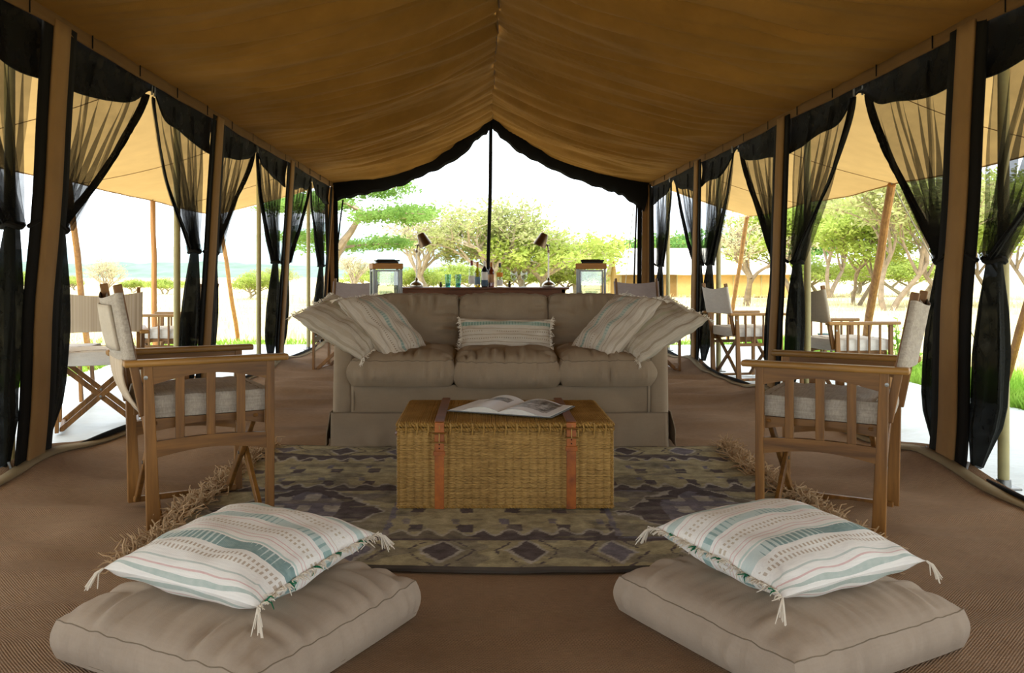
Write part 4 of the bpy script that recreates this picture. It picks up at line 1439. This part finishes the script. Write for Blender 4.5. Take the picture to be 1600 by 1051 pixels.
# lashings under the rim
def lash(m):
    for k in range(19):
        x = -hw + 0.03 + k * (TW - 0.06) / 18
        m.tube([(x, -hd - 0.014, TH + 0.004), (x + 0.004, -hd - 0.017, TH - 0.015), (x, -hd - 0.010, TH - 0.045)], 0.004, 5)
part('lashing', M['rush_edge'], trunk, lash)['kind'] = 'stuff'
def trunk_strap(xc, buckle_z, tip_z):
    def ribbon(m, pts, w, th):
        pts = [Vector(p) for p in pts]
        for a, b in zip(pts[:-1], pts[1:]):
            m.beam(a, b, w, th, (0, -1, 1), 0.0015)
    top = TH + 0.013
    f = -hd - 0.016
    s = part('strap', M['leather'], trunk, lambda m: ribbon(m, [(xc, f, 0.0), (xc, f, top - 0.004)], 0.040, 0.005))
    part('strap_top', M['leather_dark'], s, lambda m: m.rbox((xc, 0, top), (0.040, TD + 0.036, 0.005), 0.0015))
    part('strap_end', M['leather'], s, lambda m: m.prism([(-0.019, buckle_z + 0.01), (0.019, buckle_z + 0.01), (0.019, tip_z + 0.016), (0.012, tip_z + 0.003), (0, tip_z), (-0.012, tip_z + 0.003), (-0.019, tip_z + 0.016)][::-1], (xc, f - 0.005, 0), (1, 0, 0), (0, 0, 1), (0, -1, 0), 0.004))
    part('keeper', M['leather'], s, lambda m: m.rbox((xc, f - 0.006, buckle_z - 0.065), (0.050, 0.012, 0.020), 0.002))
    def bk(m):
        w, h = 0.029, 0.019
        y = f - 0.010
        m.tube([(xc - w, y, buckle_z - h), (xc + w, y, buckle_z - h), (xc + w, y, buckle_z + h), (xc - w, y, buckle_z + h)], 0.0045, 6, closed=True)
        m.tube([(xc, y - 0.002, buckle_z + h), (xc, y - 0.003, buckle_z - h)], 0.0025, 6)
    part('buckle', M['brass'], s, bk)
    def holes(m):
        for k in range(4):
            m.lathe([(0.0, -0.001), (0.003, -0.001), (0.003, 0.001), (0.0, 0.001)], 8, (xc, f - 0.0085, buckle_z - 0.012 - k * 0.016), Matrix.Rotation(R(90), 3, 'X'))
    part('punch_holes', M['black'], s, holes)['kind'] = 'stuff'
trunk_strap(-0.188 - TX + 0.0, 0.298, 0.138)
trunk_strap(0.362 - TX, 0.318, 0.170)
part('side_handle', M['leather_dark'], trunk, lambda m: m.tube([(-hw - 0.004, -0.10, 0.275), (-hw - 0.03, -0.06, 0.262), (-hw - 0.034, 0.0, 0.255), (-hw - 0.03, 0.06, 0.262), (-hw - 0.004, 0.10, 0.275)], [0.009, 0.013, 0.015, 0.013, 0.009], 8))
part('side_handle', M['leather_dark'], trunk, lambda m: m.tube([(hw + 0.004, -0.10, 0.275), (hw + 0.022, -0.06, 0.262), (hw + 0.024, 0.0, 0.255), (hw + 0.022, 0.06, 0.262), (hw + 0.004, 0.10, 0.275)], [0.008, 0.011, 0.012, 0.011, 0.008], 8))

# ---------------------------------------------------------------- open book on the trunk
def page_print(name, dark):
    t = NT(name)
    x, y, z = t.sep()
    inx = t.math('MULTIPLY', t.math('GREATER_THAN', t.math('ABSOLUTE', x), 0.028), t.math('LESS_THAN', t.math('ABSOLUTE', x), 0.195 if dark else 0.15))
    iny = t.math('MULTIPLY', t.math('GREATER_THAN', y, -0.09 if dark else 0.02), t.math('LESS_THAN', y, 0.15 if dark else 0.10))
    mk = t.math('MULTIPLY', inx, iny)
    pic = t.ramp(t.noise(22.0, 6.0, 0.7), [(0.38, (0.03, 0.03, 0.03)), (0.5, (0.22, 0.22, 0.22)), (0.66, (0.62, 0.62, 0.62))])
    col = t.mix(mk, lin('#dfe0e2'), pic)
    return t.done(t.bsdf(col, 0.35, 0, None, 0.4))
M['page_l'] = page_print('printed_left_page', False)
M['page_r'] = page_print('printed_right_page', True)
M['paper'] = plain('page_edges', '#c9c6be', 0.7, 0.05, 0.3, 200)
M['book_cover'] = plain('grey_book_cover', '#5f605e', 0.5)
book = thing('open_book', 'open photo book with black and white picture lying on the wicker trunk', 'book', (0.125, 3.86, TZ + TH + 0.0165), R(-23))
PW, PHT = 0.235, 0.33
def page_top(s):
    def fn(u, v):
        x = s * PW * u
        z = 0.006 + 0.022 * math.sin(min(1, u * 1.35) * math.pi) ** 0.8 * (1 - 0.35 * u) + 0.004 * (1 - u)
        if s < 0:
            z += 0.010 * math.sin(u * math.pi) * v
        return Vector((x, -PHT / 2 + PHT * v, z))
    return fn
for s, mt in ((-1, 'page_l'), (1, 'page_r')):
    fn = page_top(s)
    part('cover', M['book_cover'], book, lambda m: m.rbox((s * (PW / 2 + 0.004), 0, 0.002), (PW + 0.012, PHT + 0.012, 0.004), 0.001))
    pg = part('page', M[mt], book, lambda m: m.grid(fn, 24, 6, flip=s < 0))
    def block(m):
        n = 24
        for v in (0, 1):
            tp = [fn(i / n, v) - Vector((0, 0, 0.0005)) for i in range(n + 1)]
            bt = [Vector((p.x, p.y, 0.004)) for p in tp]
            m.add(tp + bt, [(i, i + 1, n + 2 + i, n + 1 + i) for i in range(n)])
        a, b = fn(1, 0), fn(1, 1)
        m.add([a, b, Vector((b.x, b.y, 0.004)), Vector((a.x, a.y, 0.004))], [(0, 1, 2, 3)])
    part('page_block', M['paper'], book, block)

# ---------------------------------------------------------------- director chairs
M['teak'] = wood('teak', '#4f3214', '#90632c', 'z', 0.42)
M['teak_arm'] = wood('teak_arm', '#684a20', '#ab7f42', 'x', 0.38)
M['teak_rail'] = wood('teak_rail', '#4d3115', '#8a5f2a', 'x', 0.42)
M['linen'] = fabric('grey_linen', '#b1a799', 0.05, 420, 0.92, 0.3, 0.32)
M['linen_pad'] = fabric('beige_canvas_pad', '#bdb2a0', 0.05, 420, 0.92, 0.2, 0.08)
M['linen_white'] = fabric('off_white_canvas', '#d8d3ca', 0.05, 420, 0.92, 0.2, 0.12)
M['mauve'] = fabric('mauve_grey_canvas', '#a89c98', 0.05, 420, 0.92, 0.2, 0.12)
def awning_stripe():
    t = NT('beige_striped_canvas')
    x, y, z = t.sep()
    s = t.noise(1.0, 2.0, 0.5, t.mapping((0.01, 34, 0.01)))
    c = t.ramp(s, [(0.3, lin('#a08c74')), (0.45, lin('#c9b9a2')), (0.55, lin('#b39f87')), (0.7, lin('#ddd1bf'))])
    return t.done(t.bsdf(c, 0.92, 0, t.bump(weave_height(t, 300), 0.2, 0.002), 0.1))
M['canvas_stripe'] = awning_stripe()

def make_chair(label, group, fabric_back, fabric_seat, slats=3, slat_w=0.034, apron=True, lowrail=True, pad=None, strap=None, name='director_chair'):
    t = thing(name, label, 'chair', (0, 0, 0), 0, group)
    XF, XR_ = 0.235, -0.235
    YS = 0.262
    for s in (-1, 1):
        y = s * YS
        # armrest with rounded ends
        def arm(m):
            m.rbox((-0.01, y + s * 0.008, 0.656), (0.63, 0.062, 0.026), 0.009, 3)
        part('armrest', M['teak_arm'], t, arm, sharp=50)
        def fleg(m):
            m.beam((XF, y, 0.0), (XF, y, 0.645), 0.024, 0.034, (1, 0, 0))
        part('leg', M['teak'], t, fleg)
        def rleg(m):
            m.beam((XR_, y, 0.0), (XR_, y, 0.645), 0.024, 0.034, (1, 0, 0))
            for i, v in enumerate(m.v):
                if v[2] < 0.02:
                    m.v[i] = (v[0] - 0.0 + (0.030 if v[0] > XR_ else 0.012), v[1], v[2])
        part('leg', M['teak'], t, rleg)
        L = XF - XR_ - 0.034
        if apron:
            n = 14
            out = [(-L / 2, 0.0), (L / 2, 0.0)] + [(L / 2 - L * i / n, -0.072 + 0.036 * math.sin(math.pi * i / n)) for i in range(n + 1)]
            part('arm_apron', M['teak_rail'], t, lambda m: m.prism(out[::-1], (0, y, 0.643), (1, 0, 0), (0, 0, 1), (0, -1, 0), 0.020))
        if lowrail:
            n = 14
            out = [(-L / 2, 0.0)] + [(-L / 2 + L * i / n, 0.010 * math.sin(math.pi * i / n)) for i in range(1, n)] + [(L / 2, 0.0)] + [(L / 2 - L * i / n, -0.064 + 0.026 * math.sin(math.pi * i / n)) for i in range(n + 1)]
            part('side_rail', M['teak_rail'], t, lambda m: m.prism(out[::-1], (0, y, 0.352), (1, 0, 0), (0, 0, 1), (0, -1, 0), 0.022))
        else:
            part('side_rail', M['teak_rail'], t, lambda m: m.beam((XR_, y, 0.36), (XF, y, 0.36), 0.02, 0.03, (0, 0, 1)))
        for k in range(slats):
            x = XR_ + (XF - XR_) * (k + 1) / (slats + 1)
            zt = 0.612 if apron else 0.645
            part('slat', M['teak'], t, lambda m: m.beam((x, y, 0.356), (x, y, zt), 0.012, slat_w, (1, 0, 0), 0.002))
        # back post leaning backwards
        part('back_post', M['teak'], t, lambda m: m.beam((-0.245, s * 0.232, 0.45), (-0.340, s * 0.232, 0.955), 0.022, 0.032, (1, 0, 0)))
        part('bolt', M['steel'], t, lambda m: m.lathe([(0.0, -0.003), (0.008, -0.002), (0.008, 0.002), (0.0, 0.003)], 10, (-0.245, s * (YS + 0.014), 0.60), Matrix.Rotation(R(90), 3, 'X')))
        # seat side rail with arched lower edge
        n = 10
        out = [(-0.22, 0.0), (0.22, 0.0)] + [(0.22 - 0.44 * i / n, -0.05 + 0.026 * math.sin(math.pi * i / n)) for i in range(n + 1)]
        part('seat_rail', M['teak_rail'], t, lambda m: m.prism(out[::-1], (0, s * 0.225, 0.435), (1, 0, 0), (0, 0, 1), (0, -1, 0), 0.022))
    for xx in (0.195, -0.195):
        for s in (-1, 1):
            part('cross_leg', M['teak'], t, lambda m: m.beam((xx + s * 0.011, -s * 0.235, 0.018), (xx + s * 0.011, s * 0.232, 0.43), 0.034, 0.020, (1, 0, 0)))
        part('bolt', M['steel'], t, lambda m: m.lathe([(0.0, -0.026), (0.008, -0.025), (0.008, 0.025), (0.0, 0.026)], 10, (xx, 0, 0.224), Matrix.Rotation(R(90), 3, 'Y')))
    for s in (-1, 1):
        part('foot_rail', M['teak'], t, lambda m: m.beam((-0.22, s * 0.235, 0.018), (0.22, s * 0.235, 0.018), 0.024, 0.024, (0, 0, 1)))
    # padded seat
    m, tl, bl = box_cushion(0.49, 0.47, 0.085, 0.014, 3, 24, 0.03, 0.008, 0.004, 6, 0.012, 0.006)
    m.v = [(v[0] + 0.005, v[1], v[2] + 0.438) for v in m.v]
    so = m.build('seat', fabric_seat, t, sharp=50)
    for x in (-0.20, 0.20):
        part('seat_seam', M['piping'], so, lambda mm: mm.tube([(x, -0.226, 0.528), (x, 0.0, 0.534), (x, 0.226, 0.528)], 0.0022, 5))
    # canvas back sleeve around the two posts
    def bx(z):
        return -0.245 - 0.095 * (z - 0.45) / 0.505
    def back_s(u, v):
        # u around the sleeve, v bottom to top
        a = u * 2 * math.pi
        yy = math.cos(a)
        k = math.copysign(abs(yy) ** 0.55, yy)
        y = 0.258 * k
        th = 0.014 + 0.014 * abs(k) ** 6
        sag = 0.032 * (1 - k * k)
        z0, z1 = 0.655 + 0.008 * (1 - k * k), 0.925 - 0.026 * (1 - k * k)
        z = z0 + (z1 - z0) * v
        x = bx(z) - sag + math.copysign(abs(math.sin(a)) ** 0.7, math.sin(a)) * th + 0.004 * noise.noise((y * 9, z * 9, 1))
        return Vector((x, y, z))
    bo = part('backrest', fabric_back, t, lambda m: m.grid(back_s, 64, 14), sharp=60)
    if pad is not None:
        def pd(u, v):
            y = -0.185 + 0.37 * u
            z = 0.70 + 0.175 * v
            k = y / 0.258
            return Vector((bx(z) - 0.032 * (1 - k * k) - 0.020 - 0.006 * math.sin(math.pi * u) * math.sin(math.pi * v), y, z))
        part('back_pad', pad, t, lambda m: m.grid(pd, 16, 8, flip=True), solid=0.010)
    if strap is not None:
        def sp(u, v):
            w = 0.215 - 0.035 * math.sin(math.pi * v)
            y = -w + 2 * w * u
            z = 0.665 - 0.20 * v
            return Vector((bx(z) - 0.022 * (1 - v) - 0.030 * math.sin(math.pi * v) * 0.6 - 0.010, y, z))
        part('back_flap', strap, t, lambda m: m.grid(sp, 16, 10, flip=True), solid=0.006)
    return t

c1 = make_chair('teak director chair with grey linen seat at the left of the rug', 'director chairs by the rug', M['linen'], M['linen'], pad=M['linen_pad'], strap=M['canvas_stripe'])
c1.location = (-1.215, 3.60, 0.01)
c1.rotation_euler = (0, 0, R(30))
c2 = copy_tree(c1)
c2['label'] = 'teak director chair with grey linen seat at the right of the rug'
c2.location = (1.434, 3.524, 0.01)
c2.scale = (0.97, 0.97, 0.97)
c2.rotation_euler = (0, 0, R(149))
for ch in list(c2.children):
    if ch.name.startswith(('back_pad', 'back_flap')):
        bpy.data.objects.remove(ch)
c3 = make_chair('teak chair with beige striped canvas outside left, turned away', 'outdoor chairs on the left', M['canvas_stripe'], M['linen_white'], slats=4, slat_w=0.018, apron=False, lowrail=False)
c3.location = (-2.66, 5.90, -0.035)
c3.rotation_euler = (0, 0, R(114))
c4 = copy_tree(c3)
c4['label'] = 'teak chair farther out on the left whose slatted arm shows beside the olive pole'
c4.location = (-3.02, 8.30, -0.035)
c4.rotation_euler = (0, 0, R(178))
c5 = make_chair('teak chair with off-white canvas outside right behind the curtain', 'outdoor chairs on the right', M['linen_white'], M['linen_white'], slats=4, slat_w=0.018, apron=False, lowrail=False)
c5.location = (2.62, 8.55, -0.035)
c5.rotation_euler = (0, 0, R(12))
c6 = make_chair('teak chair with beige canvas back outside right beside the small table', 'outdoor chairs on the right', M['linen_pad'], M['linen_white'], slats=4, slat_w=0.018, apron=False, lowrail=False)
c6.location = (2.96, 7.00, -0.035)
c6.rotation_euler = (0, 0, R(10))
c7 = make_chair('chair with mauve-grey canvas back behind the left end of the sofa', 'chairs behind the sofa', M['mauve'], M['mauve'])
c7.location = (-1.47, 9.0, 0.01)
c7.rotation_euler = (0, 0, R(-100))
c8 = copy_tree(c7)
c8['label'] = 'chair with mauve-grey canvas back behind the right end of the sofa'
c8.location = (1.72, 9.0, 0.01)
c8.rotation_euler = (0, 0, R(-80))

# ---------------------------------------------------------------- small outdoor tables
M['table_grey'] = wood('weathered_table', '#6d6255', '#94897a', 'x', 0.6)
M['blue_cloth'] = fabric('blue_print_cloth', '#7fa9b8', 0.3, 300, 0.9, 0.2)
def low_table(loc, rz, label, w, d, h, mat):
    t = thing('side_table', label, 'table', loc, rz, 'small outdoor tables')
    for k in range(4):
        part('top_plank', M[mat], t, lambda m: m.rbox((0, -d / 2 + d * (k + .5) / 4, h - 0.014), (w, d / 4 - 0.004, 0.026), 0.004))
    for sx_ in (-1, 1):
        for sy_ in (-1, 1):
            part('leg', M['teak'], t, lambda m: m.beam((sx_ * (w / 2 - .05), sy_ * (d / 2 - .05), 0), (sx_ * (w / 2 - .07), sy_ * (d / 2 - .05), h - 0.03), 0.03, 0.03))
    for sy_ in (-1, 1):
        part('rail', M['teak_rail'], t, lambda m: m.beam((-w / 2 + .06, sy_ * (d / 2 - .05), h - 0.06), (w / 2 - .06, sy_ * (d / 2 - .05), h - 0.06), 0.02, 0.05))
    return t
low_table((3.40, 8.15, -0.035), R(4), 'low weathered wooden table between the outdoor chairs on the right', 0.62, 0.5, 0.42, 'table_grey')
bl = thing('blue_bowl', 'small blue and white bowl on the low outdoor table at the right', 'bowl', (3.24, 8.1, 0.386))
part('bowl', M['blue_cloth'], bl, lambda m: m.lathe([(0.0, 0.0), (0.03, 0.001), (0.035, 0.006), (0.055, 0.035), (0.07, 0.06), (0.066, 0.061), (0.05, 0.036), (0.0, 0.012)], 18))
low_table((-3.55, 7.1, -0.035), R(10), 'low wooden table outside on the left behind the striped chair', 0.55, 0.45, 0.45, 'table_grey')

# ---------------------------------------------------------------- bar table behind the sofa
M['bar_wood'] = wood('dark_bar_wood', '#4a2a16', '#74482a', 'x', 0.35)
BY = 11.0
BZ = 1 - 18.5 * (BY - 0.25) / F
bar = thing('bar_table', 'long dark wooden bar table behind the sofa', 'table', (-0.03, BY, 0.005))
BL = 2.2
for k in range(3):
    part('top_plank', M['bar_wood'], bar, lambda m: m.rbox((0, -0.25 + 0.5 * (k + .5) / 3, BZ - 0.02), (BL, 0.5 / 3 - 0.003, 0.026), 0.004))
for s in (-1, 1):
    part('apron', M['bar_wood'], bar, lambda m: m.rbox((0, s * 0.215, BZ - 0.085), (BL - 0.1, 0.02, 0.10), 0.003))
    part('apron', M['bar_wood'], bar, lambda m: m.rbox((s * (BL / 2 - 0.06), 0, BZ - 0.085), (0.02, 0.41, 0.10), 0.003))
    for q in (-1, 1):
        part('leg', M['bar_wood'], bar, lambda m: m.beam((s * (BL / 2 - 0.07), q * 0.2, 0), (s * (BL / 2 - 0.07), q * 0.2, BZ - 0.035), 0.05, 0.05))
BT = BZ - 0.0018

M['glass_clear'] = glass('clear_glass', (0.93, 0.96, 0.95))
M['glass_green'] = glass('olive_bottle_glass', (0.55, 0.48, 0.10))
M['glass_dark'] = plain('dark_bottle_glass', '#16161c', 0.08, 0.1, 0.0)
M['glass_brown'] = glass('brown_bottle_glass', (0.28, 0.09, 0.03))
M['glass_blue'] = glass('pale_blue_glass', (0.72, 0.88, 0.92))
M['glass_teal'] = glass('teal_glass', (0.25, 0.62, 0.68))
M['amber'] = glass('amber_liquid', (0.95, 0.55, 0.12))
M['label_white'] = plain('white_paper_label', '#e6e4dc', 0.7, 0.04)
M['label_blue'] = plain('blue_paper_label', '#7f98ad', 0.7, 0.1)
M['label_navy'] = plain('navy_paper_label', '#4b6076', 0.7, 0.1)
M['label_orange'] = plain('orange_paper_label', '#d98a32', 0.7, 0.1)
M['label_buff'] = plain('buff_paper_label', '#c9a07a', 0.7, 0.2)
M['cap_red'] = plain('red_foil_cap', '#7a2c26', 0.4)
M['cap_gold'] = plain('gold_foil_cap', '#b4772f', 0.4)
M['cap_black'] = plain('black_cap', '#2c2c30', 0.4)
def bottle(px, label, H, r, gm, cap, labels, dy=0.0, shoulder=0.62):
    x = (px - 757) * (BY + dy) / F
    t = thing('bottle', label, 'bottle', (x, BY + dy, BT), 0, 'bottles on the bar table')
    b = part('glass_body', M[gm], t, lambda m: m.lathe([(0.0, 0.004), (r * .8, 0.0), (r, 0.008), (r, H * shoulder), (r * .9, H * (shoulder + .05)), (r * .5, H * (shoulder + .13)), (r * .36, H * (shoulder + .18)), (r * .34, H * .9), (r * .36, H * .93), (0.0, H * .935)], 20))
    part('cap', M[cap], t, lambda m: m.lathe([(r * .38, H * .80), (r * .42, H * .82), (r * .42, H * .99), (0.0, H)], 16))
    for k, (z0, z1, mt) in enumerate(labels):
        lo = part('paper_label', M[mt], t, lambda m: m.lathe([(r + 0.001, H * z0), (r + 0.0015, H * (z0 + .005)), (r + 0.0015, H * (z1 - .005)), (r + 0.001, H * z1)], 20))
bottle(737, 'clear spirit bottle with red cap, leftmost on the bar', 0.345, 0.040, 'glass_clear', 'cap_red', [(.12, .42, 'label_white')], -0.05)
bottle(746, 'olive green wine bottle with gold foil and blue label on the bar', 0.330, 0.038, 'glass_green', 'cap_gold', [(.10, .40, 'label_blue')], 0.03, .55)
bottle(757, 'dark wine bottle with white and navy label in the middle of the bar', 0.335, 0.041, 'glass_dark', 'label_white', [(.06, .27, 'label_navy'), (.275, .58, 'label_white')], -0.05)
bottle(767.5, 'brown bottle with buff label right of the dark wine bottle', 0.325, 0.039, 'glass_brown', 'cap_gold', [(.18, .50, 'label_buff')], 0.02)
bottle(781, 'clear bottle with black cap and orange band, rightmost on the bar', 0.315, 0.038, 'glass_clear', 'cap_black', [(.42, .60, 'label_orange'), (.05, .30, 'label_white')], -0.04, .66)
def tumbler(px, label):
    t = thing('tumbler', label, 'glass', ((px - 757) * BY / F, BY, BT), 0, 'blue tumblers on the bar')
    part('bowl', M['glass_blue'], t, lambda m: m.lathe([(0.0, 0.012), (0.030, 0.012), (0.036, 0.06), (0.044, 0.165), (0.041, 0.165), (0.033, 0.06), (0.027, 0.018), (0.0, 0.018)], 18))
    part('base', M['glass_teal'], t, lambda m: m.lathe([(0.0, 0.0), (0.030, 0.0), (0.033, 0.045), (0.024, 0.05), (0.0, 0.05)], 18))
tumbler(700, 'pale blue tumbler with teal base, left of the pair on the bar')
tumbler(716, 'pale blue tumbler with teal base, right of the pair on the bar')
def goblet(px, label):
    t = thing('goblet', label, 'glass', ((px - 757) * BY / F, BY, BT), 0, 'clear goblets on the bar')
    part('bowl', M['glass_clear'], t, lambda m: m.lathe([(0.006, 0.085), (0.03, 0.10), (0.044, 0.13), (0.045, 0.19), (0.040, 0.205), (0.037, 0.205), (0.042, 0.185), (0.041, 0.135), (0.027, 0.106), (0.0, 0.095)], 18))
    part('stem', M['glass_clear'], t, lambda m: m.lathe([(0.0, 0.0), (0.034, 0.001), (0.034, 0.005), (0.008, 0.015), (0.006, 0.06), (0.009, 0.09), (0.0, 0.092)], 16))
goblet(803, 'clear stemmed goblet, left of the pair beside the right bar lamp')
goblet(819, 'clear stemmed goblet, right of the pair beside the right bar lamp')
M['cork'] = plain('dark_cork', '#3a2c22', 0.7)
def stopper(px, label, h):
    t = thing('bottle_stopper', label, 'stopper', ((px - 757) * BY / F, BY - 0.05, BT), 0, 'stoppers on the bar')
    part('plug', M['cork'], t, lambda m: m.lathe([(0.0, 0.0), (0.016, 0.001), (0.017, h * .5), (0.012, h * .55), (0.012, h * .8), (0.0, h * .82)], 12))
    part('knob', M['cap_black'], t, lambda m: m.lathe([(0.010, h * .78), (0.014, h * .86), (0.010, h), (0.0, h)], 12))
stopper(689, 'small dark stopper standing left of the blue tumblers', 0.065)
stopper(796, 'small dark stopper standing left of the clear goblets', 0.08)

# desk lamps
M['nickel'] = metal('tarnished_nickel', '#a39a8c', 0.25)
M['shade'] = metal('dark_nickel_shade', '#7d6c58', 0.35)
M['shade_in'] = plain('pale_shade_lining', '#cfc9bd', 0.6)
def desk_lamp(px, s, label):
    t = thing('desk_lamp', label, 'lamp', ((px - 757) * BY / F, BY, BT), 0, 'desk lamps on the bar')
    part('base', M['nickel'], t, lambda m: m.lathe([(0.0, 0.0), (0.085, 0.002), (0.088, 0.02), (0.080, 0.045), (0.055, 0.065), (0.024, 0.085), (0.014, 0.12), (0.0, 0.125)], 24))
    part('pole', M['nickel'], t, lambda m: m.tube([(0, 0, 0.10), (0, 0, 0.30), (0, 0, 0.50)], [0.011, 0.010, 0.009], 10))
    part('joint', M['shade'], t, lambda m: (m.lathe([(0, .44), (.016, .445), (.018, .46), (.016, .475), (0, .48)], 12), m.tube([(0, 0, 0.47), (s * 0.012, 0, 0.53), (s * 0.03, 0, 0.55)], 0.009, 8)))
    part('arm', M['nickel'], t, lambda m: m.tube([(-s * 0.02, 0, 0.535), (s * 0.03, 0, 0.55), (s * 0.05, 0, 0.60)], 0.007, 8))
    rot = Matrix.Rotation(-s * R(24), 3, 'Y')
    c = Vector((s * 0.085, -0.01, 0.61))
    sh_ = part('shade', M['shade'], t, lambda m: m.lathe([(0.0, 0.085), (0.044, 0.085), (0.052, 0.075), (0.088, -0.085), (0.084, -0.085), (0.048, 0.07), (0.0, 0.075)], 24, c, rot))
    part('bulb', M['shade_in'], sh_, lambda m: m.lathe([(0.0, -0.05), (0.022, -0.035), (0.028, -0.01), (0.018, 0.03), (0.0, 0.06)], 14, c, rot))
desk_lamp(651, 1, 'nickel desk lamp on the left end of the bar table')
desk_lamp(857, -1, 'nickel desk lamp on the right end of the bar table')

# lanterns on side tables
M['lantern_wood'] = wood('honey_wood', '#94602c', '#bd8848', 'x', 0.5)
M['pane'] = glass('lantern_pane', (0.92, 0.95, 0.92))
M['candle'] = plain('ivory_candle', '#e6e0d0', 0.6, 0.03)
M['tray'] = plain('black_lacquer', '#2f2a22', 0.4)
def lantern(px, rz, label, tlabel):
    Y = 8.0
    X = (px - 757) * Y / F
    tb = thing('lantern_table', tlabel, 'table', (X, Y, 0.005), 0, 'small tables behind the sofa')
    part('top', M['bar_wood'], tb, lambda m: m.rbox((0, 0, 0.585), (0.42, 0.42, 0.025), 0.005))
    for sx_ in (-1, 1):
        for sy_ in (-1, 1):
            part('leg', M['bar_wood'], tb, lambda m: m.beam((sx_ * .17, sy_ * .17, 0), (sx_ * .17, sy_ * .17, .575), 0.035, 0.035))
    t = thing('lantern', label, 'lantern', (X, Y, 0.604), rz, 'glass lanterns behind the sofa')
    W, H = 0.25, 0.508
    part('base', M['lantern_wood'], t, lambda m: m.rbox((0, 0, 0.018), (W + .03, W + .03, 0.034), 0.005))
    lid = part('lid', M['lantern_wood'], t, lambda m: m.rbox((0, 0, H - 0.027), (W + .035, W + .035, 0.052), 0.004))
    for sx_ in (-1, 1):
        for sy_ in (-1, 1):
            part('corner_post', M['steel'], t, lambda m: m.beam((sx_ * W / 2, sy_ * W / 2, .035), (sx_ * W / 2, sy_ * W / 2, H - .053), 0.024, 0.024))
    for k in range(4):
        rot = Matrix.Rotation(k * math.pi / 2, 3, 'Z')
        g = part('pane', M['pane'], t, lambda m: m.box(rot @ Vector((0, -W / 2, H / 2 - 0.01)), (W - .05, .004, H - .12) if k % 2 == 0 else (.004, W - .05, H - .12)))
        def fr(m):
            for sg in (-1, 1):
                m.box(rot @ Vector((sg * (W / 2 - .022), -W / 2, H / 2 - .01)), (.014, .012, H - .10) if k % 2 == 0 else (.012, .014, H - .10))
                m.box(rot @ Vector((0, -W / 2, H / 2 - .01 + sg * (H / 2 - .058))), (W - .04, .012, .016) if k % 2 == 0 else (.012, W - .04, .016))
        part('pane_frame', M['steel'], t, fr)
    part('candle_glass', M['pane'], t, lambda m: m.lathe([(0.0, .05), (.045, .05), (.02, .07), (.012, .13), (.03, .16), (.058, .19), (.06, .25), (.055, .25), (.052, .19), (.0, .165)], 16))
    part('candle', M['candle'], t, lambda m: m.lathe([(0.0, .168), (.035, .17), (.035, .215), (.004, .22), (.0, .235)], 14))
    part('handle', M['tray'], lid, lambda m: m.tube([(-.09, -.02, H + .012), (-.08, -.02, H + .03), (.08, -.02, H + .03), (.09, -.02, H + .012)], .008, 8))
    return X, Y, 0.604 + H
for px, rz, lb, tlb, blb in ((603, R(14), 'wooden-topped glass lantern left of the bar table', 'small dark side table carrying the left lantern', 'thin dark tray on top of the left lantern'), (924, R(-8), 'wooden-topped glass lantern right of the bar table', 'small dark side table carrying the right lantern', 'thin dark tray on top of the right lantern')):
    X, Y, Z = lantern(px, rz, lb, tlb)
    tr = thing('tray', blb, 'tray', (X + 0.01, Y, Z - 0.001), rz, 'trays on the lanterns')
    part('base', M['tray'], tr, lambda m: m.rbox((0, 0, 0.008), (0.20, 0.15, 0.016), 0.004))
    part('rim', M['tray'], tr, lambda m: m.tube([(-.105, -.08, .026), (.105, -.08, .026), (.105, .08, .026), (-.105, .08, .026)], .008, 6, closed=True))
